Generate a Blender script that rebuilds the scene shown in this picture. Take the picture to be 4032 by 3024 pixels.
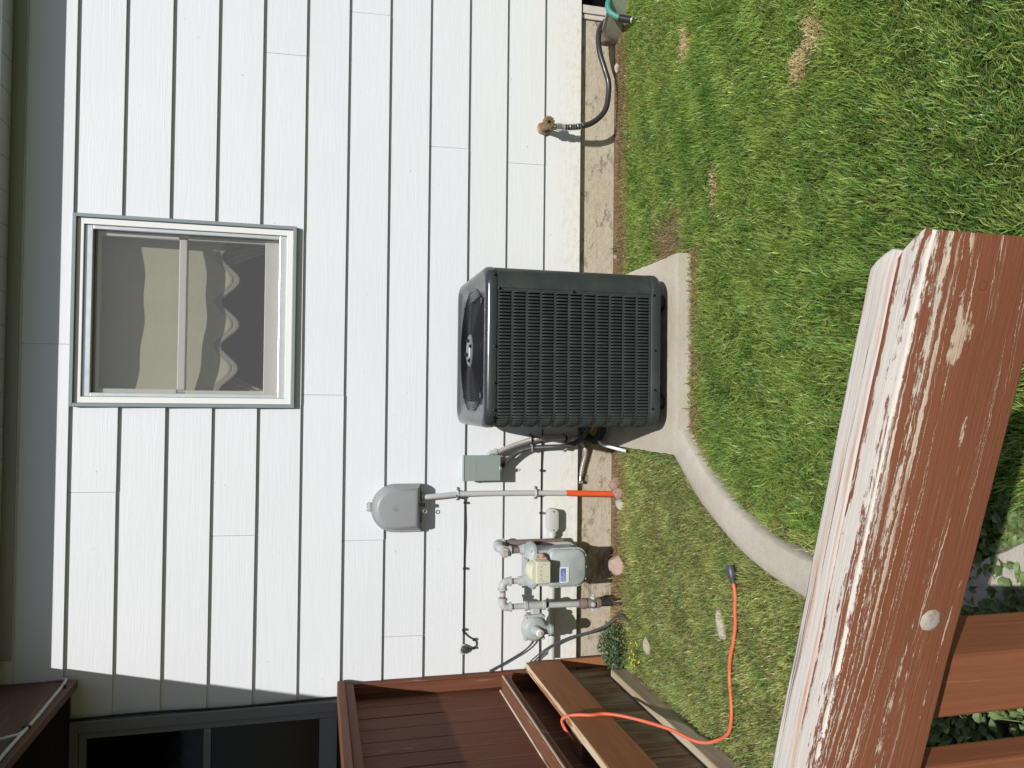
import bpy, math, random
import numpy as np
from mathutils import Vector, Matrix, Quaternion
random.seed(11)
rng = np.random.default_rng(11)
R = math.radians
for o in list(bpy.data.objects):
    bpy.data.objects.remove(o)
scene = bpy.context.scene
col = scene.collection

# ---------------------------------------------------------------- camera (a phone held sideways)
def vcross(a, b): return Vector(a).cross(Vector(b))
PITCH, YAW, ROLL = R(14.218), R(1.289), R(0.913)
CAM = Vector((0, -3.8767, 1.551))
_f = Vector((math.sin(YAW)*math.cos(PITCH), math.cos(YAW)*math.cos(PITCH), -math.sin(PITCH)))
_r = Vector((math.cos(YAW), -math.sin(YAW), 0))
_u = _r.cross(_f)
_r2 = math.cos(ROLL)*_r + math.sin(ROLL)*_u
_u2 = -math.sin(ROLL)*_r + math.cos(ROLL)*_u
cd = bpy.data.cameras.new('camera')
cd.sensor_fit = 'HORIZONTAL'; cd.sensor_width = 36; cd.lens = 36*3029/4032
cd.clip_start = 0.02; cd.clip_end = 500
cam = bpy.data.objects.new('camera', cd); col.objects.link(cam)
cam.matrix_world = Matrix(((-_u2.x, _r2.x, -_f.x, CAM.x), (-_u2.y, _r2.y, -_f.y, CAM.y), (-_u2.z, _r2.z, -_f.z, CAM.z), (0, 0, 0, 1)))
scene.camera = cam

# ---------------------------------------------------------------- light
LIGHT = Vector((-0.212, 1.0, -1.10)).normalized()
w = bpy.data.worlds.new('World'); scene.world = w; w.use_nodes = True
nt = w.node_tree; nt.nodes.clear()
wo = nt.nodes.new('ShaderNodeOutputWorld'); bg = nt.nodes.new('ShaderNodeBackground'); sky = nt.nodes.new('ShaderNodeTexSky')
sky.sky_type = 'NISHITA'; sky.sun_disc = False
sky.sun_elevation = math.asin(-LIGHT.z); sky.sun_rotation = math.atan2(-LIGHT.x, -LIGHT.y)
bg.inputs['Strength'].default_value = 0.056
nt.links.new(sky.outputs[0], bg.inputs[0]); nt.links.new(bg.outputs[0], wo.inputs[0])
sl = bpy.data.lights.new('sun', 'SUN'); sl.energy = 4.2; sl.angle = R(0.53); sl.color = (1, 0.98, 0.95)
so = bpy.data.objects.new('sun', sl); col.objects.link(so)
so.rotation_euler = LIGHT.to_track_quat('-Z', 'Y').to_euler(); so.location = (1, -6, 6)
scene.view_settings.view_transform = 'Standard'
try: scene.view_settings.look = 'None'
except Exception: pass
scene.view_settings.exposure = 0.16; scene.view_settings.gamma = 1
scene.render.engine = 'CYCLES'
scene.cycles.max_bounces = 5; scene.cycles.diffuse_bounces = 3; scene.cycles.glossy_bounces = 2; scene.cycles.transmission_bounces = 3; scene.cycles.transparent_max_bounces = 8

# ---------------------------------------------------------------- node helpers
class NT:
    def __init__(self, name):
        self.m = bpy.data.materials.new(name); self.m.use_nodes = True
        self.t = self.m.node_tree; self.t.nodes.clear()
        self.out = self.t.nodes.new('ShaderNodeOutputMaterial')
    def n(self, typ, **kw):
        nd = self.t.nodes.new(typ)
        for k, v in kw.items(): setattr(nd, k, v)
        return nd
    def put(self, sock, v):
        if v is None: return
        if isinstance(v, bpy.types.NodeSocket): self.t.links.new(v, sock)
        else:
            if sock.type == 'RGBA' and len(v) == 3: v = (*v, 1)
            sock.default_value = v
    def coords(self, scale=(1, 1, 1), rand=0.0, rot=(0, 0, 0)):
        tc = self.n('ShaderNodeTexCoord'); mp = self.n('ShaderNodeMapping')
        mp.inputs['Scale'].default_value = scale; mp.inputs['Rotation'].default_value = rot
        self.put(mp.inputs['Vector'], tc.outputs['Object'])
        if rand:
            oi = self.n('ShaderNodeObjectInfo'); mu = self.math('MULTIPLY', oi.outputs['Random'], rand)
            cb = self.n('ShaderNodeCombineXYZ')
            for i in range(3): self.put(cb.inputs[i], mu)
            self.put(mp.inputs['Location'], cb.outputs[0])
        return mp.outputs[0]
    def noise(self, vec, scale=5, detail=4, rough=0.55, dist=0.0):
        nd = self.n('ShaderNodeTexNoise')
        self.put(nd.inputs['Vector'], vec); nd.inputs['Scale'].default_value = scale
        nd.inputs['Detail'].default_value = detail; nd.inputs['Roughness'].default_value = rough
        nd.inputs['Distortion'].default_value = dist
        return nd.outputs['Fac']
    def ramp(self, fac, stops):
        nd = self.n('ShaderNodeValToRGB'); cr = nd.color_ramp
        while len(cr.elements) < len(stops): cr.elements.new(0.5)
        for e, (p, c) in zip(cr.elements, stops):
            e.position = p; e.color = (c, c, c, 1) if isinstance(c, (int, float)) else (*c, 1)
        self.put(nd.inputs[0], fac); return nd.outputs[0]
    def mix(self, fac, a, b, mode='MIX'):
        nd = self.n('ShaderNodeMix', data_type='RGBA', blend_type=mode)
        self.put(nd.inputs[0], fac); self.put(nd.inputs[6], a); self.put(nd.inputs[7], b)
        return nd.outputs[2]
    def math(self, op, a, b=None, c=None, clamp=False):
        nd = self.n('ShaderNodeMath', operation=op); nd.use_clamp = clamp
        self.put(nd.inputs[0], a); self.put(nd.inputs[1], b)
        if c is not None: self.put(nd.inputs[2], c)
        return nd.outputs[0]
    def bump(self, h, strength=0.3, dist=0.01, normal=None):
        nd = self.n('ShaderNodeBump'); nd.inputs['Strength'].default_value = strength; nd.inputs['Distance'].default_value = dist
        self.put(nd.inputs['Height'], h); self.put(nd.inputs['Normal'], normal)
        return nd.outputs[0]
    def sep(self, v):
        nd = self.n('ShaderNodeSeparateXYZ'); self.put(nd.inputs[0], v); return nd.outputs
    def bsdf(self, color, rough=0.6, metal=0.0, spec=0.5, normal=None, **kw):
        nd = self.n('ShaderNodeBsdfPrincipled')
        self.put(nd.inputs['Base Color'], color); self.put(nd.inputs['Roughness'], rough)
        self.put(nd.inputs['Metallic'], metal); self.put(nd.inputs['Specular IOR Level'], spec)
        self.put(nd.inputs['Normal'], normal)
        for k, v in kw.items(): self.put(nd.inputs[k], v)
        return nd.outputs[0]
    def done(self, shader):
        self.t.links.new(shader, self.out.inputs[0]); return self.m

def m_plain(name, c, rough=0.5, metal=0.0, spec=0.5, var=0.12, scale=8, bump=0.0, bscale=60, dirt=None, dirt_amt=0.5, dscale=12):
    k = NT(name); v = k.coords(rand=3)
    f = k.noise(v, scale, 5, 0.6)
    cc = k.mix(f, tuple(x*(1-var) for x in c), tuple(min(1, x*(1+var)) for x in c))
    if dirt:
        d = k.ramp(k.noise(v, dscale, 6, 0.65), [(0.48, 0), (0.68, dirt_amt)])
        cc = k.mix(d, cc, dirt)
    nm = k.bump(k.noise(v, bscale, 4, 0.6), bump, 0.004) if bump else None
    r = k.math('ADD', k.math('MULTIPLY', k.noise(v, scale*3, 3), 0.2), rough-0.1)
    return k.done(k.bsdf(cc, r, metal, spec, nm))

def m_wood(name, base, pale, axis='x', peel=0.62, soft=0.03, fine=60, pale2=None, top_wear=0.0, edge=0.0, rough=0.7, bump=0.35, grey=None, spec=0.3, dark=0.6, long=2.0):
    k = NT(name)
    ax = 'xyz'.index(axis); s1 = [fine]*3; s1[ax] = fine*0.035
    s2 = [26]*3; s2[ax] = long
    v1 = k.coords(tuple(s1), rand=9); v2 = k.coords(tuple(s2), rand=9)
    g = k.noise(v1, 1.0, 6, 0.65, 0.4)
    c = k.mix(g, tuple(x*dark for x in base), tuple(x*1.3 for x in base))
    p = k.noise(v2, 1.0, 5, 0.62, 0.6)
    if top_wear:
        geo = k.n('ShaderNodeNewGeometry'); nz = k.sep(geo.outputs['True Normal'])[2]
        p = k.math('ADD', p, k.math('MULTIPLY', k.math('MAXIMUM', nz, 0.0), top_wear))
    pm = k.ramp(p, [(peel-soft, 0), (peel+soft, 1)])
    pc = k.mix(g, tuple(x*0.72 for x in pale), pale2 or tuple(min(1, x*1.15) for x in pale))
    c = k.mix(pm, c, pc)
    if grey:
        gm = k.ramp(k.noise(k.coords(rand=5), 5, 4), [(0.42, 0), (0.62, 0.8)])
        c = k.mix(gm, c, grey)
    h = k.math('ADD', g, k.math('MULTIPLY', pm, -0.5))
    return k.done(k.bsdf(c, rough, 0, spec, k.bump(h, bump, 0.003)))

M = {}
# white embossed hardboard siding, yellowed near the ground
k = NT('white_siding'); v = k.coords((1, 1, 1))
s = k.sep(k.coords())
vg = k.coords((3.0, 1, 55), rand=20)
g1 = k.noise(vg, 1.0, 5, 0.55, 1.4)
vw = k.coords((5.0, 1, 26), rand=20)
wv = k.noise(vw, 1.0, 2, 0.5, 2.2)
rings = k.math('SINE', k.math('MULTIPLY', wv, 70))
patch = k.ramp(k.noise(k.coords((2.2, 1, 9), rand=20), 1.0, 2), [(0.45, 0), (0.62, 1)])
h = k.math('ADD', k.math('MULTIPLY', k.math('MULTIPLY', rings, patch), 0.35), k.ramp(g1, [(0.4, 0), (0.6, 1)]))
cw = k.mix(k.noise(k.coords(rand=7), 1.6, 5), (0.615, 0.632, 0.652), (0.662, 0.677, 0.696))
zf = k.math('SUBTRACT', 1.0, k.math('DIVIDE', k.math('SUBTRACT', s[2], 0.18), 0.85), clamp=True)
st = k.math('MULTIPLY', k.math('MULTIPLY', zf, zf), k.ramp(k.noise(k.coords((1.2, 1, 2.5)), 1.5, 5), [(0.25, 0.25), (0.75, 1)]))
cw = k.mix(st, cw, (0.66, 0.625, 0.525))
spl = k.math('MULTIPLY', k.math('SUBTRACT', 1.0, k.math('DIVIDE', k.math('SUBTRACT', s[2], 0.2), 0.16), clamp=True), k.ramp(k.noise(k.coords((1, 1, 1.5)), 22, 7, 0.75), [(0.48, 0), (0.70, 0.6)]))
cw = k.mix(spl, cw, (0.40, 0.33, 0.23))
dots = k.ramp(k.noise(k.coords((1, 1, 1.4)), 48, 2, 0.4), [(0.775, 0), (0.80, 0.55)])
cw = k.mix(dots, cw, (0.33, 0.27, 0.2))
M['siding'] = k.done(k.bsdf(cw, 0.55, 0, 0.35, k.bump(h, 0.10, 0.0035)))
# foundation concrete
k = NT('foundation_concrete'); v = k.coords()
n1 = k.noise(v, 6, 8, 0.65); n2 = k.noise(v, 45, 5, 0.7)
c = k.mix(n1, (0.33, 0.275, 0.20), (0.55, 0.475, 0.365))
c = k.mix(k.ramp(n2, [(0.45, 0), (0.75, 0.6)]), c, (0.55, 0.49, 0.40))
pit = k.ramp(k.noise(k.coords((0.8, 1, 1.7)), 11, 9, 0.78), [(0.56, 1), (0.72, 0)])
c = k.mix(k.math('MULTIPLY', k.math('SUBTRACT', 1.0, pit), 0.75), c, (0.27, 0.235, 0.185))
crk = k.n('ShaderNodeTexVoronoi', feature='DISTANCE_TO_EDGE'); k.put(crk.inputs['Vector'], k.mix(0.35, k.coords((1.6, 1, 0.9)), k.n('ShaderNodeTexNoise').outputs['Color'])); crk.inputs['Scale'].default_value = 1.2
ck = k.math('MULTIPLY', k.ramp(crk.outputs['Distance'], [(0.0, 1), (0.010, 0)]), k.ramp(k.noise(k.coords(), 2.1, 3), [(0.52, 0), (0.60, 1)]))
c = k.mix(k.math('MULTIPLY', ck, 0.7), c, (0.1, 0.085, 0.06))
hh = k.math('ADD', k.math('MULTIPLY', n2, 0.5), k.math('ADD', n1, k.math('MULTIPLY', pit, 0.8)))
M['foundation'] = k.done(k.bsdf(c, 0.9, 0, 0.2, k.bump(hh, 0.8, 0.012)))
def m_concrete(name, a, b, speck=0.5):
    k = NT(name); v = k.coords()
    n1 = k.noise(v, 5, 8, 0.6); n2 = k.noise(v, 160, 4, 0.7); n3 = k.noise(v, 30, 6, 0.7)
    c = k.mix(n1, a, b)
    c = k.mix(k.ramp(n2, [(0.58, 0), (0.72, speck)]), c, (0.27, 0.24, 0.2))
    c = k.mix(k.ramp(k.noise(v, 3.2, 5), [(0.5, 0), (0.75, 0.5)]), c, (0.40, 0.33, 0.23))
    return k.done(k.bsdf(c, 0.88, 0, 0.25, k.bump(k.math('ADD', n2, k.math('MULTIPLY', n3, 1.5)), 0.55, 0.004)))
M['pad'] = m_concrete('pad_concrete', (0.34, 0.305, 0.245), (0.55, 0.505, 0.42), 0.35)
M['curb'] = m_concrete('curb_concrete', (0.36, 0.325, 0.27), (0.53, 0.49, 0.42), 0.8)
# soil
k = NT('soil'); v = k.coords()
n1 = k.noise(v, 3, 8, 0.6); n2 = k.noise(v, 40, 6, 0.7)
c = k.mix(n1, (0.10, 0.080, 0.045), (0.19, 0.150, 0.085))
c = k.mix(k.ramp(n2, [(0.5, 0), (0.72, 0.7)]), c, (0.30, 0.235, 0.155))
sp_ = k.sep(k.coords()); turf = k.ramp(k.math('MULTIPLY', sp_[1], -1.0), [(0.12, 0), (0.30, 0.85)])
bare_ = k.n('ShaderNodeVectorMath', operation='DISTANCE'); k.put(bare_.inputs[0], k.coords()); bare_.inputs[1].default_value = (0.715, -0.69, 0)
turf = k.math('MULTIPLY', turf, k.ramp(bare_.outputs['Value'], [(0.10, 0), (0.2, 1)]))
c = k.mix(turf, c, (0.055, 0.065, 0.022))
M['soil'] = k.done(k.bsdf(c, 0.95, 0, 0.1, k.bump(n2, 0.9, 0.015)))
# grass / leaves use a per blade colour
def m_leaf(name, attr='Col', trans=0.42, rough=0.33):
    k = NT(name); a = k.n('ShaderNodeAttribute', attribute_name=attr)
    d = k.bsdf(a.outputs['Color'], rough, 0, 0.5)
    t = k.n('ShaderNodeBsdfTranslucent'); k.put(t.inputs[0], k.mix(1.0, a.outputs['Color'], (1.0, 1.0, 0.55), 'MULTIPLY'))
    ms = k.n('ShaderNodeMixShader'); ms.inputs[0].default_value = trans
    k.t.links.new(d, ms.inputs[1]); k.t.links.new(t.outputs[0], ms.inputs[2])
    return k.done(ms.outputs[0])
M['grass'] = m_leaf('grass_blade')
M['leaf'] = m_leaf('small_leaf', trans=0.22, rough=0.55)
# woods
BROWN = (0.125, 0.052, 0.028)
M['rail_board'] = m_wood('stained_board_dark', (0.165, 0.058, 0.030), (0.34, 0.23, 0.155), 'z', peel=0.67, soft=0.05, grey=None, dark=0.42)
M['rail_y'] = m_wood('stained_rail', (0.17, 0.072, 0.04), (0.55, 0.44, 0.31), 'y', peel=0.70, top_wear=0.0, dark=0.5)
M['rail_y_pale'] = m_wood('peeled_edge', (0.27, 0.15, 0.09), (0.62, 0.52, 0.39), 'y', peel=0.42, soft=0.06)
M['rim'] = m_wood('stained_rim_board', (0.34, 0.140, 0.060), (0.60, 0.48, 0.34), 'y', peel=0.69, top_wear=0.24, dark=0.5, fine=90)
M['skirt'] = m_wood('weathered_skirt', (0.20, 0.10, 0.055), (0.42, 0.34, 0.25), 'z', peel=0.56, soft=0.12, grey=(0.30, 0.24, 0.17))
M['timber'] = m_wood('grey_timber', (0.36, 0.285, 0.19), (0.50, 0.43, 0.33), 'y', peel=0.5, soft=0.15, fine=80)
M['shade_wood'] = m_wood('patio_wood', (0.085, 0.045, 0.026), (0.17, 0.11, 0.06), 'y', peel=0.66, soft=0.08)
# foreground rail: red-brown stain worn away in long streaks, bare and bleached on top
k = NT('worn_red_stain')
geo = k.n('ShaderNodeNewGeometry'); nz = k.math('MAXIMUM', k.sep(geo.outputs['True Normal'])[2], 0.0)
loc = k.sep(k.coords())
bend = k.noise(k.coords((1.3, 4, 4)), 1.0, 1)
vv = k.n('ShaderNodeCombineXYZ')
k.put(vv.inputs[0], k.math('MULTIPLY', loc[0], 0.55)); k.put(vv.inputs[1], k.math('MULTIPLY', loc[1], 70))
k.put(vv.inputs[2], k.math('ADD', k.math('MULTIPLY', loc[2], 82), k.math('MULTIPLY', bend, 9)))
jag = k.noise(k.coords((55, 150, 170)), 1.0, 4, 0.7)
zj_ = k.math('ADD', k.math('ADD', k.math('MULTIPLY', loc[2], 82), k.math('MULTIPLY', bend, 9)), k.math('MULTIPLY', jag, 0.55))
k.put(vv.inputs[2], zj_)
strk = k.noise(vv.outputs[0], 1.0, 2, 0.4, 0.1)
blot = k.noise(k.coords((7, 60, 70)), 1.0, 5, 0.7, 0.2)
vf = k.coords((9, 220, 220)); fine = k.noise(vf, 1.0, 5, 0.7)
zt = k.math('ADD', 1.0, k.math('DIVIDE', loc[2], 0.060), clamp=True)   # wear towards the upper edge
def contour(v_, lv_, w_): return k.ramp(k.math('ABSOLUTE', k.math('SUBTRACT', v_, lv_)), [(w_*0.45, 1), (w_, 0)])
lines = k.math('MAXIMUM', contour(strk, 0.47, 0.017), k.math('MAXIMUM', contour(strk, 0.585, 0.013), contour(strk, 0.38, 0.010)))
gate = k.ramp(k.math('ADD', k.noise(k.coords((1.7, 30, 36)), 1.0, 4, 0.62), k.math('MULTIPLY', zt, 0.22)), [(0.50, 0), (0.57, 1)])
lines = k.math('MULTIPLY', lines, gate)
chips = k.math('MULTIPLY', k.ramp(k.noise(k.coords((16, 90, 120)), 1.0, 4, 0.7), [(0.66, 0), (0.70, 1)]), k.ramp(k.noise(k.coords((4, 14, 18)), 1.0, 3), [(0.52, 0), (0.62, 1)]))
lines = k.math('MAXIMUM', lines, chips)
flk = k.math('ADD', k.noise(k.coords((2.6, 11, 17)), 1.0, 3, 0.55, 0.5), k.math('MULTIPLY', k.math('SUBTRACT', jag, 0.5), 0.16))
lines = k.math('MAXIMUM', lines, k.ramp(flk, [(0.672, 0), (0.688, 1)]))
tz = k.math('ADD', k.math('MULTIPLY', k.math('POWER', zt, 2.0), 0.10), k.math('MULTIPLY', nz, 0.06))
msk = k.math('ADD', k.math('MULTIPLY', strk, 0.55), k.math('ADD', k.math('MULTIPLY', blot, 0.3), k.math('MULTIPLY', fine, 0.15)))
pm = k.math('MAXIMUM', k.ramp(k.math('ADD', k.math('ADD', msk, tz), k.math('MULTIPLY', k.math('SUBTRACT', jag, 0.5), 0.22)), [(0.612, 0), (0.634, 1)]), k.math('MULTIPLY', lines, k.ramp(fine, [(0.36, 0.35), (0.5, 1)])))
stain = k.mix(k.noise(k.coords((3, 30, 30)), 1.0, 4), (0.185, 0.068, 0.034), (0.25, 0.096, 0.049))
stain = k.mix(k.math('MULTIPLY', fine, 0.35), stain, (0.2, 0.06, 0.03))
bare = k.mix(fine, (0.40, 0.29, 0.19), (0.70, 0.57, 0.42))
bleach = k.mix(fine, (0.44, 0.39, 0.33), (0.78, 0.73, 0.66))
bare = k.mix(k.math('MAXIMUM', nz, k.math('POWER', zt, 2.0)), bare, bleach)
c = k.mix(pm, stain, bare)
h = k.math('ADD', k.math('MULTIPLY', fine, 0.8), k.math('MULTIPLY', pm, -0.6))
M['worn'] = k.done(k.bsdf(c, 0.8, 0, 0.15, k.bump(h, 0.6, 0.0025)))
k = NT('bleached_bare_wood')
vf = k.coords((6, 190, 190)); fine = k.noise(vf, 1.0, 6, 0.7); st = k.noise(k.coords((3, 90, 90)), 1.0, 4, 0.6)
c = k.mix(fine, (0.42, 0.38, 0.33), (0.74, 0.70, 0.64))
c = k.mix(k.ramp(st, [(0.50, 0), (0.64, 0.75)]), c, (0.50, 0.26, 0.17))
crk_ = k.ramp(k.noise(k.coords((1.2, 160, 160)), 1.0, 2, 0.5), [(0.30, 1), (0.345, 0)])
c = k.mix(k.math('MULTIPLY', crk_, 0.6), c, (0.16, 0.12, 0.09))
M['bleached'] = k.done(k.bsdf(c, 0.75, 0, 0.2, k.bump(k.math('SUBTRACT', fine, crk_), 0.7, 0.002)))
M['worn_v'] = m_wood('worn_stain_vertical', (0.225, 0.080, 0.036), (0.58, 0.40, 0.26), 'z', peel=0.70, soft=0.04, fine=120, dark=0.7)
# metals, plastics
M['nailhead'] = m_plain('sunken_nail', (0.045, 0.028, 0.022), 0.7, 0.1, 0.3, 0.3, 60)
M['ac'] = m_plain('slate_enamel', (0.030, 0.038, 0.038), 0.46, 0, 0.4, 0.1, 5, dirt=(0.11, 0.105, 0.09), dirt_amt=0.22, dscale=9)
M['ac_cap'] = m_plain('slate_enamel_gloss', (0.033, 0.040, 0.041), 0.2, 0, 0.6, 0.08, 4, dirt=(0.12, 0.115, 0.1), dirt_amt=0.12, dscale=7)
M['black'] = m_plain('black_rubber', (0.013, 0.013, 0.014), 0.5, 0, 0.4, 0.2)
M['coil'] = m_plain('dark_coil', (0.006, 0.006, 0.007), 0.6, 0, 0.3)
M['wire'] = m_plain('black_wire', (0.006, 0.006, 0.007), 0.25, 0, 0.3)
M['screw'] = m_plain('dark_screw', (0.02, 0.02, 0.02), 0.3, 0.6)
M['hub'] = m_plain('grey_hub_plate', (0.20, 0.20, 0.20), 0.3, 0.7)
M['meter'] = m_plain('meter_enamel', (0.355, 0.395, 0.385), 0.45, 0, 0.45, 0.1, 9, 0.15, 90, dirt=(0.20, 0.205, 0.18), dirt_amt=0.35, dscale=14)
M['pipe'] = m_plain('painted_pipe', (0.40, 0.42, 0.41), 0.5, 0, 0.4, 0.12, 14, 0.2, 90, dirt=(0.22, 0.12, 0.07), dirt_amt=0.35, dscale=16)
M['rusty'] = m_plain('rusty_pipe', (0.20, 0.16, 0.14), 0.75, 0.1, 0.3, 0.2, 14, 0.4, 80, dirt=(0.20, 0.075, 0.035), dirt_amt=0.9, dscale=13)
M['index'] = m_plain('yellowed_plastic', (0.54, 0.53, 0.40), 0.4, 0, 0.5, 0.06, 20)
M['dial'] = m_plain('dial_smudge', (0.36, 0.36, 0.28), 0.6)
M['red'] = m_plain('red_seal', (0.75, 0.07, 0.05), 0.5)
M['blue'] = m_plain('blue_print', (0.12, 0.16, 0.42), 0.5, 0, 0.4, 0.25, 150)
M['white'] = m_plain('white_plate', (0.72, 0.72, 0.70), 0.45)
M['telecom'] = m_plain('grey_plastic', (0.275, 0.285, 0.29), 0.42, 0, 0.4, 0.05, 6)
M['pvc'] = m_plain('grey_pvc', (0.47, 0.47, 0.46), 0.45, 0, 0.4, 0.06)
M['orange_pvc'] = m_plain('orange_duct', (0.72, 0.10, 0.025), 0.5, 0, 0.4, 0.1)
M['disc'] = m_plain('sage_enamel', (0.245, 0.29, 0.27), 0.4, 0, 0.45, 0.05, 6)
M['galv'] = m_plain('galvanised', (0.55, 0.55, 0.53), 0.38, 0.75, 0.5, 0.2, 25, dirt=(0.32, 0.28, 0.22), dirt_amt=0.4)
M['flexm'] = m_plain('metal_flex', (0.56, 0.53, 0.48), 0.38, 0.55, 0.5, 0.15)
M['flexg'] = m_plain('grey_flex', (0.055, 0.057, 0.062), 0.42, 0, 0.5)
M['brass'] = m_plain('tarnished_brass', (0.27, 0.185, 0.10), 0.5, 0.45, 0.5, 0.25, 30, 0.25, 120, dirt=(0.20, 0.13, 0.07), dirt_amt=0.6)
M['chrome'] = m_plain('chrome', (0.62, 0.65, 0.68), 0.22, 0.9)
M['hose'] = m_plain('black_hose', (0.030, 0.031, 0.032), 0.32, 0, 0.5)
M['green_hose'] = m_plain('green_hose', (0.055, 0.245, 0.19), 0.4, 0, 0.5, 0.1)
M['cord'] = m_plain('orange_cord', (0.62, 0.135, 0.07), 0.5, 0, 0.4, 0.06)
M['cable_grey'] = m_plain('shaded_white_cable', (0.36, 0.36, 0.35), 0.6)  # white cable greyed in its colour to stand for shade under the patio cover
M['copper'] = m_plain('copper', (0.55, 0.25, 0.13), 0.4, 0.6)
M['white_tube'] = m_plain('white_tube', (0.70, 0.70, 0.74), 0.35)
M['frame_green'] = m_plain('grey_green_frame', (0.215, 0.255, 0.26), 0.42, 0, 0.5, 0.06)
M['frame_white'] = m_plain('white_frame', (0.74, 0.74, 0.72), 0.4, 0, 0.5, 0.04)
M['alu'] = m_plain('aluminium', (0.66, 0.68, 0.69), 0.33, 0.55, 0.5, 0.08)
M['vinyl'] = m_plain('vinyl_sash', (0.70, 0.69, 0.64), 0.45, 0, 0.5, 0.05)
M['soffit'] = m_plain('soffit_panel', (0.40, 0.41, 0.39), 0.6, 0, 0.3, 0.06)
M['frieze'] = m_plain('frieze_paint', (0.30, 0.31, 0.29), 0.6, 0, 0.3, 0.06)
M['gutter'] = m_plain('white_gutter', (0.66, 0.68, 0.70), 0.45, 0, 0.4, 0.05)
M['dark_frame'] = m_plain('door_frame', (0.16, 0.175, 0.185), 0.5, 0, 0.4)
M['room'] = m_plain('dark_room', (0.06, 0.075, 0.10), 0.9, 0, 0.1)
M['header'] = m_wood('dark_header_wood', (0.045, 0.026, 0.018), (0.09, 0.06, 0.04), 'x', peel=0.75)
M['shingle'] = m_plain('roof_shingle', (0.09, 0.085, 0.08), 0.95, 0, 0.1, 0.3, 40)
M['curtain'] = m_plain('beige_cloth', (0.66, 0.62, 0.47), 0.9, 0, 0.1, 0.06, 40)
M['lace'] = m_plain('lace_trim', (0.40, 0.37, 0.31), 0.95, 0, 0.05, 0.4, 220)
M['rock_pink'] = m_plain('pink_granite', (0.39, 0.285, 0.235), 0.9, 0, 0.2, 0.22, 40, 0.9, 60, dirt=(0.30, 0.2, 0.17), dirt_amt=0.6, dscale=70)
M['rock_brown'] = m_plain('brown_rock', (0.30, 0.20, 0.155), 0.9, 0, 0.2, 0.3, 18, 0.9, 40, dirt=(0.16, 0.11, 0.08), dirt_amt=0.8, dscale=30)
M['rock_grey'] = m_plain('grey_rock', (0.42, 0.38, 0.32), 0.9, 0, 0.2, 0.25, 18, 0.9, 40, dirt=(0.2, 0.17, 0.13), dirt_amt=0.7, dscale=40)
M['old_white'] = m_plain('aged_white_wood', (0.56, 0.51, 0.45), 0.75, 0, 0.2, 0.15, 12, 0.5, 60, dirt=(0.3, 0.26, 0.2), dirt_amt=0.5)
# glass and screens let part of the light through
k = NT('window_glass')
tr = k.n('ShaderNodeBsdfTransparent'); tr.inputs[0].default_value = (0.95, 0.96, 0.955, 1)
gl = k.n('ShaderNodeBsdfGlossy'); gl.inputs['Roughness'].default_value = 0.03; gl.inputs[0].default_value = (0.8, 0.85, 0.9, 1)
lw = k.n('ShaderNodeLayerWeight'); frf = k.math('ADD', k.math('MULTIPLY', k.math('POWER', lw.outputs['Facing'], 4.0), 0.5), 0.035)
ms = k.n('ShaderNodeMixShader'); k.put(ms.inputs[0], frf); k.t.links.new(tr.outputs[0], ms.inputs[1]); k.t.links.new(gl.outputs[0], ms.inputs[2])
M['glass'] = k.done(ms.outputs[0])
def m_screen(name, c, alpha):
    k = NT(name); tr = k.n('ShaderNodeBsdfTransparent')
    d = k.bsdf(c, 0.8, 0, 0.1)
    tc = k.coords((900, 900, 40)); tc2 = k.coords((40, 900, 900))
    f = k.math('ADD', k.math('MULTIPLY', k.noise(tc, 1, 2), 0.16), k.math('MULTIPLY', k.noise(tc2, 1, 2), 0.16))
    f = k.math('ADD', f, alpha-0.16)
    ms = k.n('ShaderNodeMixShader'); k.put(ms.inputs[0], f)
    k.t.links.new(tr.outputs[0], ms.inputs[1]); k.t.links.new(d, ms.inputs[2])
    return k.done(ms.outputs[0])
M['screen'] = m_screen('insect_screen', (0.17, 0.17, 0.168), 0.36)
M['dark_glass'] = m_plain('dark_glass', (0.004, 0.005, 0.007), 0.08, 0, 0.2, 0.1)

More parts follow.
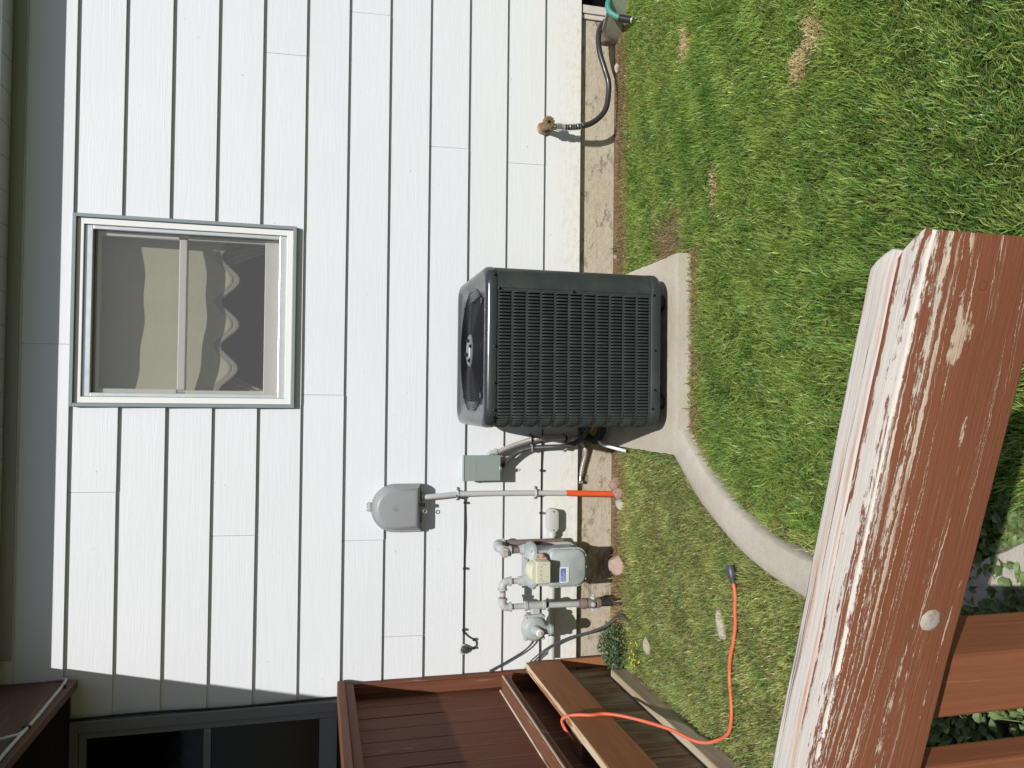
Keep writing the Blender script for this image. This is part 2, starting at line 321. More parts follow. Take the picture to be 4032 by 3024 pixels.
# ---------------------------------------------------------------- mesh helpers
class MB:
    def __init__(self): self.v = []; self.f = []
    def add(self, vs, fs):
        b = len(self.v); self.v += [tuple(p) for p in vs]; self.f += [tuple(i+b for i in q) for q in fs]; return self
    def box(self, x0, x1, y0, y1, z0, z1):
        x0, x1 = min(x0, x1), max(x0, x1); y0, y1 = min(y0, y1), max(y0, y1); z0, z1 = min(z0, z1), max(z0, z1)
        vs = [(x0,y0,z0),(x1,y0,z0),(x1,y1,z0),(x0,y1,z0),(x0,y0,z1),(x1,y0,z1),(x1,y1,z1),(x0,y1,z1)]
        return self.add(vs, [(0,3,2,1),(4,5,6,7),(0,1,5,4),(1,2,6,5),(2,3,7,6),(3,0,4,7)])
    def ring(self, x0, x1, z0, z1, w, y0, y1, wt=None, wb=None):
        wt = w if wt is None else wt; wb = w if wb is None else wb
        self.box(x0, x1, y0, y1, z1-wt, z1); self.box(x0, x1, y0, y1, z0, z0+wb)
        self.box(x0, x0+w, y0, y1, z0+wb, z1-wt); self.box(x1-w, x1, y0, y1, z0+wb, z1-wt); return self
    def tube(self, path, r, n=10, cap=True, closed=False):
        P = [Vector(p) for p in path]; m = len(P)
        rs = r if isinstance(r, (list, tuple)) else [r]*m
        t0 = (P[1]-P[0]).normalized()
        a = t0.orthogonal().normalized()
        vs = []; prev = t0
        for i in range(m):
            if closed: t = (P[(i+1) % m]-P[i-1]).normalized()
            else: t = (P[min(i+1, m-1)]-P[max(i-1, 0)]).normalized()
            q = prev.rotation_difference(t); a = (q @ a); a = (a - t*a.dot(t)).normalized(); b = t.cross(a); prev = t
            for j in range(n):
                th = 2*math.pi*j/n
                vs.append(P[i] + rs[i]*(math.cos(th)*a + math.sin(th)*b))
        fs = []
        for i in range(m if closed else m-1):
            i2 = (i+1) % m
            for j in range(n):
                fs.append((i*n+j, i*n+(j+1) % n, i2*n+(j+1) % n, i2*n+j))
        if cap and not closed:
            fs.append(tuple(range(n-1, -1, -1))); fs.append(tuple((m-1)*n+j for j in range(n)))
        return self.add(vs, fs)
    def cyl(self, p0, p1, r, r1=None, n=16):
        return self.tube([p0, p1], [r, r if r1 is None else r1], n)
    def lathe(self, origin, axis, prof, n=20):
        """prof: list of (distance along axis, radius)"""
        ax = Vector(axis).normalized(); o = Vector(origin)
        a = ax.orthogonal().normalized(); b = ax.cross(a); vs = []
        for d, r in prof:
            for j in range(n):
                th = 2*math.pi*j/n
                vs.append(o + ax*d + r*(math.cos(th)*a + math.sin(th)*b))
        m = len(prof); fs = []
        for i in range(m-1):
            for j in range(n):
                fs.append((i*n+j, i*n+(j+1) % n, (i+1)*n+(j+1) % n, (i+1)*n+j))
        fs.append(tuple(range(n-1, -1, -1))); fs.append(tuple((m-1)*n+j for j in range(n)))
        return self.add(vs, fs)
    def loft(self, loops, cap0=True, cap1=True):
        n = len(loops[0]); vs = [p for L in loops for p in L]; fs = []
        for i in range(len(loops)-1):
            for j in range(n):
                fs.append((i*n+j, i*n+(j+1) % n, (i+1)*n+(j+1) % n, (i+1)*n+j))
        if cap0: fs.append(tuple(range(n-1, -1, -1)))
        if cap1: fs.append(tuple((len(loops)-1)*n+j for j in range(n)))
        return self.add(vs, fs)
    def build(self, name, mat, parent=None, bevel=0, smooth=False, seg=2):
        me = bpy.data.meshes.new(name); me.from_pydata([tuple(p) for p in self.v], [], self.f)
        me.materials.append(M[mat]); me.update()
        bpy_fix(me)
        if smooth:
            me.polygons.foreach_set('use_smooth', [True]*len(me.polygons))
            try: me.set_sharp_from_angle(angle=R(42))
            except Exception: pass
        o = bpy.data.objects.new(name, me); col.objects.link(o)
        if parent: o.parent = parent
        if bevel:
            b = o.modifiers.new('bevel', 'BEVEL'); b.width = bevel; b.segments = seg; b.limit_method = 'ANGLE'; b.angle_limit = R(35)
        return o
import bmesh
def bpy_fix(me):
    bm = bmesh.new(); bm.from_mesh(me); bmesh.ops.recalc_face_normals(bm, faces=bm.faces); bm.to_mesh(me); bm.free()
def tag(o, label=None, cat=None, group=None, kind=None):
    if label: o['label'] = label
    if cat: o['category'] = cat
    if group: o['group'] = group
    if kind: o['kind'] = kind
    return o
def thing(name, label, cat, loc=(0, 0, 0), group=None):
    # the Empty stands at the thing's base; children keep world coordinates through the inverse
    o = bpy.data.objects.new(name, None); col.objects.link(o); o.location = loc; o.empty_display_size = 0.1
    return tag(o, label, cat, group)
def adopt(root):
    """parts were built in world coordinates: shift them under the root's location"""
    for ch in root.children: ch.location = Vector(ch.location) - Vector(root.location)
def smoothpath(pts, k=8):
    P = [Vector(p) for p in pts]; out = []
    for i in range(len(P)-1):
        p0 = P[max(i-1, 0)]; p1 = P[i]; p2 = P[i+1]; p3 = P[min(i+2, len(P)-1)]
        for s in range(k):
            t = s/k
            out.append(0.5*((2*p1)+(-p0+p2)*t+(2*p0-5*p1+4*p2-p3)*t*t+(-p0+3*p1-3*p2+p3)*t**3))
    out.append(P[-1]); return out
def resample(path, step):
    P = [Vector(p) for p in path]; out = [P[0]]; acc = 0.0
    for a, b in zip(P, P[1:]):
        d = (b-a).length; s = step-acc
        while s <= d:
            out.append(a.lerp(b, s/d)); s += step
        acc = (acc+d) % step
    return out
def arc(c, r, a0, a1, n):
    return [(c[0]+r*math.cos(R(a0+(a1-a0)*i/n)), c[1]+r*math.sin(R(a0+(a1-a0)*i/n))) for i in range(n+1)]
def rrect(x0, x1, z0, z1, r, n=5):
    """rounded rectangle outline, r one radius or four (bl, br, tr, tl)"""
    if not isinstance(r, (list, tuple)): r = [r]*4
    p = arc((x0+r[0], z0+r[0]), r[0], 180, 270, n)+arc((x1-r[1], z0+r[1]), r[1], 270, 360, n)+arc((x1-r[2], z1-r[2]), r[2], 0, 90, n)+arc((x0+r[3], z1-r[3]), r[3], 90, 180, n)
    return p
def inset(poly, d):
    n = len(poly); out = []
    cx = sum(p[0] for p in poly)/n; cz = sum(p[1] for p in poly)/n
    xs = [p[0] for p in poly]; zs = [p[1] for p in poly]
    sx = ((max(xs)-min(xs))-2*d)/(max(xs)-min(xs)); sz = ((max(zs)-min(zs))-2*d)/(max(zs)-min(zs))
    mx = (max(xs)+min(xs))/2; mz = (max(zs)+min(zs))/2
    return [(mx+(x-mx)*sx, mz+(z-mz)*sz) for x, z in poly]
def xz(poly, y): return [(x, y, z) for x, z in poly]
def text_mesh(name, s, size, loc, depth, mat, parent=None, align='LEFT', rot=(R(90), 0, 0)):
    cu = bpy.data.curves.new(name, 'FONT'); cu.body = s; cu.size = size; cu.extrude = depth; cu.align_x = align; cu.resolution_u = 2
    t = bpy.data.objects.new(name, cu); col.objects.link(t)
    dg = bpy.context.evaluated_depsgraph_get(); me = bpy.data.meshes.new_from_object(t.evaluated_get(dg))
    bpy.data.objects.remove(t)
    o = bpy.data.objects.new(name, me); me.materials.clear(); me.materials.append(M[mat]); col.objects.link(o)
    o.location = loc; o.rotation_euler = rot
    if parent: o.parent = parent
    return o
def share(src, name, parent, loc=None, rotz=0, mat=None):
    o = bpy.data.objects.new(name, src); col.objects.link(o); o.parent = parent
    if loc is not None: o.location = loc
    o.rotation_euler = (0, 0, rotz); return o

# ================================================================= THE SETTING
g = MB(); N = 24
g.v = [(x, y, 0.0) for x in (-60, 60) for y in (-60, 40)]; g.f = [(0, 2, 3, 1)]
tag(g.build('ground', 'soil'), kind='structure')

# ================================================================= HOUSE
SB, EX = 0.205, 0.203
WIN = (-0.046, 0.833, 1.657, 2.637)
DOOR = (-3.30, -1.462, 0.44, 2.602)
house = thing('house', 'house wall of white lap siding over a low concrete foundation', 'house')
JIT = [0.0, 0.0, 0.0]
def yf(z, zj): return 0.0142*(z-zj)/EX
def cell(mb, xa, xb, za, zb, zj):
    ya, yb = yf(za, zj), yf(zb, zj); t = 0.0134
    j1, j2 = JIT[0], JIT[1]
    if za > zj+0.001: j1 = j2 = 0.0
    e1 = JIT[2] if za <= zj+0.001 else 0.0
    mb.add([(xa,ya-e1,za+j1),(xb,ya-e1,za+j2),(xb,ya+t,za+j2),(xa,ya+t,za+j1),(xa,yb,zb),(xb,yb,zb),(xb,yb+t,zb),(xa,yb+t,zb)],
           [(0,3,2,1),(4,5,6,7),(0,1,5,4),(1,2,6,5),(2,3,7,6),(3,0,4,7)])
JOINTS = {0: [3.1], 1: [1.247, -2.4], 2: [2.9, -0.95-1.5], 3: [1.296, -3.0], 4: [-1.182, 2.6], 5: [1.936, -0.698], 6: [0.019, 3.2], 7: [1.681, -2.7],
          8: [-0.655, 2.9], 9: [2.5, -4.0], 10: [3.4], 11: [-0.438, 2.2], 12: [0.236, 3.0], 13: [1.1]}
holes = [(WIN[0]+0.014, WIN[1]-0.014, WIN[2]+0.014, WIN[3]-0.014), (DOOR[0]+0.012, DOOR[1]-0.012, DOOR[2], DOOR[3]-0.012)]
for j in range(14):
    z0 = SB+EX*j; z1 = min(z0+EX, 2.897); top = z1+0.02 if j < 13 else z1
    xs = [-5.0]+sorted(JOINTS.get(j, []))+[4.6]
    for a, b in zip(xs, xs[1:]):
        a += 0.0008; b -= 0.0008
        segs = [(a, b, [])]
        for hx0, hx1, hz0, hz1 in holes:
            if hz1 <= z0 or hz0 >= z1: continue
            nxt = []
            for sa, sb_, cuts in segs:
                if hx1 <= sa or hx0 >= sb_: nxt.append((sa, sb_, cuts)); continue
                if hz0 <= z0 and hz1 >= z1-0.02:
                    if hx0-sa > 0.01: nxt.append((sa, hx0, cuts))
                    if sb_-hx1 > 0.01: nxt.append((hx1, sb_, cuts))
                else: nxt.append((sa, sb_, cuts+[(max(hx0, sa), min(hx1, sb_), hz0, hz1)]))
            segs = nxt
        for sa, sb_, cuts in segs:
            mb = MB(); JIT = [random.uniform(-.0013, .0013), random.uniform(-.0013, .0013), random.uniform(-.0006, .0012)]
            if not cuts: cell(mb, sa, sb_, z0, top, z0)
            else:
                cx0, cx1, cz0, cz1 = cuts[0]
                if cx0-sa > 0.002: cell(mb, sa, cx0, z0, top, z0)
                if sb_-cx1 > 0.002: cell(mb, cx1, sb_, z0, top, z0)
                if cz0 > z0: cell(mb, cx0, cx1, z0, cz0, z0)
                if cz1 < z1: cell(mb, cx0, cx1, cz1, top, z0)
            mb.build('siding_board', 'siding', house)
# sheathing behind the boards, leaving the window open
mb = MB()
mb.box(-5, WIN[0], 0.032, 0.06, SB, 2.9).box(WIN[1], 4.6, 0.032, 0.06, SB, 2.9).box(WIN[0], WIN[1], 0.032, 0.06, SB, WIN[2]).box(WIN[0], WIN[1], 0.032, 0.06, WIN[3], 2.9)
mb.build('sheathing', 'room', house)
# the room seen through the window
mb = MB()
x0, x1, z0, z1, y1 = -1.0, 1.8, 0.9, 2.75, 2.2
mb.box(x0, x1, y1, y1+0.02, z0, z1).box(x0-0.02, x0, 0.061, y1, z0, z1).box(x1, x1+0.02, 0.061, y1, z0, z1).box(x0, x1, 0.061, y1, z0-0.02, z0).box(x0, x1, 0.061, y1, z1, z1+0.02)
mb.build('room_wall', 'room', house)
# foundation in two runs either side of the basement window
MB().box(-5, 2.068, 0.034, 0.25, -0.35, 0.213).build('foundation_wall', 'foundation', house)
MB().box(3.02, 4.6, 0.034, 0.25, -0.35, 0.213).build('foundation_wall', 'foundation', house)
MB().box(2.07, 3.02, 0.034, 0.25, -0.35, -0.12).build('foundation_wall', 'foundation', house)
bw = MB().box(2.072, 2.096, 0.022, 0.10, -0.12, 0.2).box(2.098, 2.142, 0.012, 0.10, -0.12, 0.2).box(2.97, 3.016, 0.02, 0.10, -0.12, 0.2).box(2.142, 2.97, 0.03, 0.10, -0.12, -0.09).build('basement_window', 'old_white', house, 0.002)
MB().box(2.143, 2.969, 0.085, 0.092, -0.089, 0.2).build('pane', 'dark_glass', bw)
MB().box(2.145, 2.967, 0.05, 0.07, -0.06, 0.035).build('sash', 'rail_y', bw)
# soffit panels, fascia, gutter, roof
sx = -1.17; i = 0
while sx < 4.6:
    MB().box(sx+0.0012, sx+0.1465, -0.146, 0.0, 2.897, 2.909).build('soffit_panel', 'soffit', house, 0.002)
    MB().box(sx-0.004, sx+0.001, -0.146, 0.0, 2.900, 2.905).build('soffit_joint', 'frieze', house) if i < 24 else None
    sx += 0.148; i += 1
MB().box(-1.172, 4.6, -0.011, 0.0, 2.846, 2.8965).build('frieze_board', 'frieze', house, 0.002)
MB().box(-1.172, 4.6, -0.166, -0.147, 2.893, 3.03).build('fascia_board', 'gutter', house)
prof = [(-0.167, 3.0), (-0.167, 2.945), (-0.185, 2.945), (-0.235, 2.950), (-0.262, 2.985), (-0.262, 3.02), (-0.256, 3.02), (-0.256, 2.99), (-0.232, 2.956), (-0.173, 2.951), (-0.173, 3.0)]
MB().loft([[(-1.17, y, z) for y, z in prof], [(4.6, y, z) for y, z in prof]]).build('gutter', 'gutter', house)
MB().add([(-5, -0.2, 3.02), (4.6, -0.2, 3.02), (4.6, 4.5, 4.9), (-5, 4.5, 4.9), (-5, -0.2, 3.06), (4.6, -0.2, 3.06), (4.6, 4.5, 4.94), (-5, 4.5, 4.94)],
         [(0,3,2,1),(4,5,6,7),(0,1,5,4),(1,2,6,5),(2,3,7,6),(3,0,4,7)]).build('roof', 'shingle', house)

# ---- window with storm frame and screen
a, b, c, d = WIN
win = MB().ring(a, b, c, d, 0.016, -0.026, 0.03).build('window', 'frame_green', house, 0.0015)
mb = MB().ring(a+0.017, b-0.017, c+0.017, d-0.017, 0.028, -0.010, 0.031).build('storm_frame', 'frame_white', win, 0.0015)
MB().ring(a+0.046, b-0.046, c+0.046, d-0.046, 0.018, 0.002, 0.032, wt=0.034, wb=0.034).build('screen_frame', 'alu', win, 0.003)
x0, x1, z0, z1 = a+0.062, b-0.062, c+0.08, d-0.08
MB().add([(x0-0.004, 0.019, z0-0.004), (x1+0.004, 0.019, z0-0.004), (x1+0.004, 0.019, z1+0.004), (x0-0.004, 0.019, z1+0.004)], [(0, 1, 2, 3)]).build('insect_screen', 'screen', win)
mb = MB(); mb.box(x0+0.02, x1-0.02, 0.045, 0.094, 2.160, 2.195); mb.build('meeting_rail', 'vinyl', win, 0.004)
up = MB().box(x0, x0+0.022, 0.045, 0.075, 2.196, z1).box(x1-0.022, x1, 0.045, 0.075, 2.196, z1).box(x0+0.022, x1-0.022, 0.045, 0.075, z1-0.02, z1).build('upper_sash', 'vinyl', win, 0.003)
MB().box(x0+0.021, x1-0.021, 0.058, 0.061, 2.19, z1-0.018).build('pane', 'glass', up)
lo = MB().box(x0, x0+0.018, 0.062, 0.092, 1.806, 2.159).box(x1-0.018, x1, 0.062, 0.092, 1.806, 2.159).box(x0, x1, 0.05, 0.092, z0-0.01, 1.806).build('lower_sash', 'vinyl', win, 0.003)
MB().box(x0+0.017, x1-0.017, 0.076, 0.079, 1.80, 2.165).build('pane', 'glass', lo)
MB().ring(a+0.014, b-0.014, c+0.014, d-0.014, 0.045, 0.0325, 0.13, wt=0.06, wb=0.06).build('jamb_liner', 'vinyl', win)

# ---- dark glazed door under the patio cover
a, b, c, d = DOOR
door = MB().ring(a, b, c, d, 0.05, -0.03, 0.03, wt=0.035, wb=0.03).build('door_frame', 'dark_frame', house, 0.003)
MB().ring(a+0.052, b-0.052, c+0.032, d-0.037, 0.03, -0.016, 0.02).build('storm_rim', 'dark_frame', door, 0.003)
MB().box(a+0.084, b-0.084, -0.012, 0.015, 2.006, 2.04).build('door_rail', 'dark_frame', door, 0.003)
MB().box(a+0.084, b-0.084, -0.012, 0.015, 1.43, 1.515).build('door_rail', 'dark_frame', door, 0.003)
for za, zb in ((2.042, d-0.069), (1.517, 2.004), (c+0.063, 1.428)):
    MB().box(a+0.083, b-0.083, 0.002, 0.008, za, zb).build('pane', 'dark_glass', door)
tr = MB().tube(smoothpath([(b+0.006, -0.012, 2.62), (b+0.012, -0.012, 2.3), (b+0.004, -0.012, 1.9), (b+0.009, -0.012, 1.5), (b+0.004, -0.012, 0.9), (b+0.004, -0.012, 0.5)], 6), 0.006, 6).build('door_seal', 'black', door, 0, True)

MB().box(-5, -1.332, -0.016, -0.001, 2.604, 2.896).build('door_header', 'header', house, 0.003)
# ---- curtains inside the window
def cloth(name, fx, nx, nz, mat):
    """fx(s,t)->(x,y,z)"""
    mb = MB(); vs = [fx(i/nx, jz/nz) for jz in range(nz+1) for i in range(nx+1)]
    fs = [(jz*(nx+1)+i, jz*(nx+1)+i+1, (jz+1)*(nx+1)+i+1, (jz+1)*(nx+1)+i) for jz in range(nz) for i in range(nx)]
    mb.add(vs, fs); o = mb.build(name, mat, None, 0, True)
    m = o.modifiers.new('thick', 'SOLIDIFY'); m.thickness = 0.002; return o
def hem(x): return 1.985+0.036*math.cos(2*math.pi*(x-0.478)/0.222)-0.012*abs(math.sin(math.pi*(x-0.478)/0.222))
def vy(x, z): return 0.150+0.045*math.sin(3.4*(x-0.0))*(1.0-(z-2.0)/0.9)+0.0035*math.sin(x*26+z*2)
val = thing('valance', 'beige scalloped valance hanging in the upper half of the window', 'curtain', (0.4, 0.19, 1.98))
def fv(s_, t):
    x = -0.06+0.9*s_; zt = 2.66; zb = hem(x)+0.02; z = zt+(zb-zt)*t; return (x, vy(x, z), z)
def fl(s_, t):
    x = -0.06+0.9*s_; zt = hem(x)+0.024; z = zt-0.026*t-0.004*t*abs(math.sin(x*160)); return (x, vy(x, z)-0.004, z)
for o in (cloth('cloth', fv, 90, 24, 'curtain'), cloth('lace_hem', fl, 220, 3, 'lace')): o.parent = val
adopt(val)
def fd(sgn, xc):
    def f(s_, t):
        # gathered drape swept towards the side of the window
        z = 2.02-0.36*t; wdt = 0.02+0.13*(1-t)**1.6; x = xc+sgn*(s_*wdt)
        return (x, 0.26+0.012*math.sin(s_*24+t*5)+0.02*t, z)
    return f
tag(cloth('tied_drape', fd(-1, 0.80), 30, 16, 'curtain'), 'gathered pale drape tied back at the right side of the window, below the valance', 'curtain')
tag(cloth('tied_drape', fd(1, -0.01), 30, 16, 'curtain'), 'gathered pale drape tied back at the left side of the window, below the valance', 'curtain')

# ================================================================= PATIO COVER, DECK, RAILINGS
pc = thing('patio_cover', 'brown wooden patio cover joining the wall above the dark door', 'patio cover', (-1.29, 0, 2.57))
MB().box(-1.31, -1.272, -3.1, -0.02, 2.572, 2.905).build('side_board', 'shade_wood', pc, 0.003)
MB().box(-5, -1.177, -3.2, -0.004, 2.912, 2.95).build('roof_panel', 'shade_wood', pc)
MB().box(-5, -1.312, -3.14, -3.1, 2.6, 2.91).build('front_beam', 'shade_wood', pc)
for q in range(5): MB().box(-1.95-0.6*q, -1.91-0.6*q, -3.09, -0.02, 2.77, 2.911).build('rafter', 'shade_wood', pc)
adopt(pc)
p = smoothpath([(-1.269, -0.02, 2.70), (-1.264, -0.03, 2.635), (-1.262, -0.07, 2.61), (-1.266, -0.30, 2.605), (-1.266, -0.58, 2.603), (-1.255, -0.66, 2.63), (-1.25, -0.72, 2.69), (-1.262, -0.80, 2.73)], 8)
cb = thing('cable', 'white cable clipped along the brown patio cover board', 'cable', (-1.266, -0.3, 2.6))
MB().tube(p, 0.0065, 8).build('cable_run', 'cable_grey', cb, 0, True)
MB().tube(smoothpath([(-1.266, -0.58, 2.602), (-1.262, -0.75, 2.60), (-1.266, -1.1, 2.60), (-1.266, -2.5, 2.60)], 6), 0.0065, 8).build('cable_run', 'cable_grey', cb, 0, True)
for y in (-0.12, -0.55): MB().box(-1.2725, -1.258, y-0.006, y+0.006, 2.592, 2.62).build('clip', 'black', cb, 0.002)
adopt(cb)

deck = thing('deck', 'raised brown deck with weathered skirt boards at the house corner', 'deck', (-1.4, -1, 0))
XD = -1.345; YE = -3.0
MB().box(XD-0.039, XD, YE, -0.03, 0.306, 0.490).build('rim_board', 'rim', deck, 0.004)
y = -0.045
while y > YE+0.13:
    MB().box(-1.418, -1.400, y-0.124, y, 0.0, 0.44+random.uniform(-.004, .004)).build('skirt_board', 'skirt', deck, 0.002); y -= 0.1265
MB().box(XD-0.05, XD-0.004, -0.026, -0.002, 0.0, 0.30).build('wall_post', 'rim', deck, 0.003)
for yb in (-0.80, -1.75, -2.7): MB().box(-1.60, XD-0.040, yb-0.065, yb+0.065, 0.36, 0.478).build('block', 'rail_y', deck, 0.003)
for q in range(18):
    MB().box(-1.656-0.142*q, -1.518-0.142*q, YE, -0.03, 0.428, 0.466).build('deck_board', 'rail_y', deck, 0.003)
MB().box(-1.515, -1.485, YE, -0.002, 0.1, 0.70).build('gap_backing', 'rail_board', deck)  # added backing, raised past the deck floor to keep the gap behind the rim dark
adopt(deck)

dr = thing('deck_railing', 'dark brown deck railing of upright boards meeting the white wall', 'railing', (-1.42, -1, 0.59))
y = -0.030
for q in range(23):
    w_ = 0.1225
    MB().box(-1.478, -1.460+random.uniform(-.0012, .0012), y-w_, y, 0.585, 1.365).build('board', 'rail_board', dr, 0.0025); y -= 0.1265
MB().box(-1.50, -1.372, YE, -0.012, 1.397, 1.434).build('cap', 'rail_y', dr, 0.004)
MB().box(-1.459, -1.384, YE, -0.034, 1.357, 1.3955).build('top_rail', 'rail_y', dr, 0.003)
MB().box(-1.459, -1.381, YE, -0.10, 0.592, 0.630).build('bottom_rail', 'rail_y', dr, 0.003)
MB().box(-1.459, -1.450, YE, -0.09, 0.6305, 0.640).build('trim_strip', 'rail_y_pale', dr, 0.003)
MB().box(-1.3805, -1.3765, YE, -0.10, 0.622, 0.6315).build('trim_strip', 'rail_y_pale', dr, 0.002)
MB().box(-1.484, -1.388, -0.033, -0.001, 0.30, 1.396).build('wall_post', 'rail_board', dr, 0.003)
MB().box(-1.438, -1.400, -0.042, -0.0335, 0.49, 1.37).build('wall_batten', 'rail_board', dr, 0.002)
for yp in (-1.6, -2.95): MB().box(-1.57, -1.481, yp-0.045, yp+0.045, 0.467, 1.396).build('post', 'rail_board', dr, 0.004)
adopt(dr)
tag(MB().box(-1.397, -1.358, YE, -0.19, -0.03, 0.085).build('edging_timber', 'timber', None, 0.005), 'grey weathered timber lying on the lawn edge against the deck skirt', 'timber')

# foreground handrail: local x along the rail (right end at 0), y away from the camera
hr = bpy.data.objects.new('handrail', None); col.objects.link(hr); hr.empty_display_size = 0.1
tag(hr, 'worn red-brown handrail with peeling stain in the near foreground', 'handrail')
hr.location = (0.157, -3.305, 1.02); hr.rotation_euler = (0, 0, math.atan2(-0.2822, 0.9594))
def worn_board(x0, x1, y0, y1, z0, z1, name, mat, r=0.006, cham=0.0, cut=0.0):
    """long board; its right end is sawn with the far corner cut back (cut along x, cham across)"""
    xs = [x0+(x1-cut-0.004-x0)*i/60 for i in range(61)]+([x1-cut*(1-t) for t in (0.0, 0.35, 0.7, 1.0)] if cut else [x1])
    loops = []; my, mz = (y0+y1)/2, (z0+z1)/2
    for x in xs:
        t = max(0.0, (x-(x1-cut))/cut) if cut else 0.0
        ye = y1-cham*t**1.3; zz = z1-0.004*t*t
        wob = 0.0004*math.sin(x*31)+0.0003*math.sin(x*83+1)+0.0003*math.sin(x*17)+random.uniform(-.0003, .0003)
        loops.append([(x, py, pz+(wob if pz > mz else -wob*0.6)) for py, pz in rrect(y0+0.0015*t, ye, z0, zz, r, 4)])
    return MB().loft(loops).build(name, mat, hr, 0, True)
worn_board(-2.4, -0.0, 0.0, 0.0378, -0.14, 0.0, 'front_board', 'worn', 0.0032, 0.022, 0.030)
worn_board(-2.4, -0.022, 0.0376, 0.074, -0.14, -0.0012, 'back_board', 'bleached', 0.0035, 0.02, 0.022)
MB().box(-0.599, -0.51, 0.077, 0.166, -1.02, -0.085).build('post', 'worn_v', hr, 0.006)
MB().box(-0.765, -0.674, 0.077, 0.115, -0.92, -0.04).build('baluster', 'worn_v', hr, 0.004)
for q in range(1, 9): MB().box(-0.765-0.15*q, -0.674-0.15*q, 0.077, 0.115, -0.92, -0.04).build('baluster', 'worn_v', hr, 0.004)
MB().box(-2.4, -0.5, 0.039, 0.0765, -0.93, -0.84).build('bottom_rail', 'worn', hr, 0.004)
MB().lathe((-0.401, 0.002, -0.102), (0, -1, 0), [(-0.001, 0.0135), (0.0012, 0.0138), (0.0034, 0.0118), (0.0046, 0.008), (0.0050, 0.003)], 9).build('bolt', 'rock_grey', hr, 0, True)
for nx_, nz_ in ((-0.458, -0.044), (-0.459, -0.103), (-0.498, -0.115), (-0.518, -0.041), (-0.519, -0.071), (-0.52, -0.099)):
    MB().lathe((nx_, 0.0012, nz_), (0, -1, 0), [(0, 0.0036), (0.0012, 0.0034), (0.0005, 0.002), (0.0004, 0.001)], 10).build('nail', 'nailhead', hr, 0, True)
MB().lathe((-0.047, 0.0012, -0.069), (0, -1, 0), [(0, 0.0048), (0.0014, 0.0045), (0.0007, 0.003), (0.0005, 0.001)], 10).build('nail', 'nailhead', hr, 0, True)

# ================================================================= CONCRETE PAD, CURB
def bumpy_slab(x0, x1, y0, y1, z0, z1, nx, ny):
    mb = MB(); vs = []; top = {}
    for i in range(nx+1):
        for j in range(ny+1):
            x = x0+(x1-x0)*i/nx; y = y0+(y1-y0)*j/ny
            ed = i in (0, nx) or j in (0, ny)
            jx = random.uniform(-.002, .002); top[i, j] = len(vs)
            vs.append((x+(jx if ed else 0), y+(random.uniform(-.002, .002) if ed else 0), z1-(0.004 if ed else 0)+random.uniform(-.0008, .0008)))
    fs = [(top[i, j], top[i+1, j], top[i+1, j+1], top[i, j+1]) for i in range(nx) for j in range(ny)]
    per = [(i, 0) for i in range(nx)]+[(nx, j) for j in range(ny)]+[(i, ny) for i in range(nx, 0, -1)]+[(0, j) for j in range(ny, 0, -1)]
    lay = [[top[p] for p in per]]
    for dz, out in ((0.35, 0.003), (0.7, 0.006), (1.0, 0.006)):
        L = []
        for p in per:
            v = vs[top[p]]; cx, cy = (x0+x1)/2, (y0+y1)/2
            ox = out*(1 if v[0] > cx else -1)*(p[0] in (0, nx)); oy = out*(1 if v[1] > cy else -1)*(p[1] in (0, ny))
            L.append(len(vs)); vs.append((v[0]+ox+random.uniform(-.0015, .0015), v[1]+oy+random.uniform(-.0015, .0015), z1-(z1-z0)*dz))
        lay.append(L)
    m = len(per)
    for A, B in zip(lay, lay[1:]):
        for q in range(m): fs.append((A[q], B[q], B[(q+1) % m], A[(q+1) % m]))
    return mb.add(vs, fs)
tag(bumpy_slab(-0.225, 0.640, -0.872, 0.03, -0.06, 0.065, 34, 36).build('concrete_pad', 'pad', None, 0, True), 'square pale concrete pad under the air conditioner', 'slab')
CURB = smoothpath([(-0.170, -0.835, 0), (-0.25, -0.945, 0), (-0.325, -1.05, 0), (-0.39, -1.17, 0), (-0.45, -1.30, 0), (-0.49, -1.41, 0), (-0.522, -1.54, 0), (-0.55, -1.71, 0), (-0.568, -1.88, 0), (-0.557, -2.05, 0), (-0.515, -2.22, 0), (-0.45, -2.37, 0), (-0.39, -2.48, 0), (-0.30, -2.62, 0), (-0.14, -2.78, 0), (0.15, -2.95, 0), (0.7, -3.05, 0)], 8)
loops = []
pr = [(-0.074, -0.05), (-0.072, 0.02), (-0.070, 0.044), (-0.062, 0.054), (-0.03, 0.059), (0.02, 0.060), (0.050, 0.057), (0.060, 0.050), (0.074, 0.015), (0.084, -0.05)]
for i, p in enumerate(CURB):
    t = (CURB[min(i+1, len(CURB)-1)]-CURB[max(i-1, 0)]).normalized(); nrm = Vector((t.y, -t.x, 0))   # towards the house-side lawn is negative
    loops.append([tuple(p - nrm*(-dx*0.93) + Vector((random.uniform(-.0012, .0012), random.uniform(-.0012, .0012), z+random.uniform(-.0012, .0012)))) for dx, z in pr])
tag(MB().loft(loops).build('curb', 'curb', None, 0, True), 'curved pale concrete lawn curb running from the pad past the handrail', 'curb')
CP = np.array([(p.x, p.y) for p in CURB])

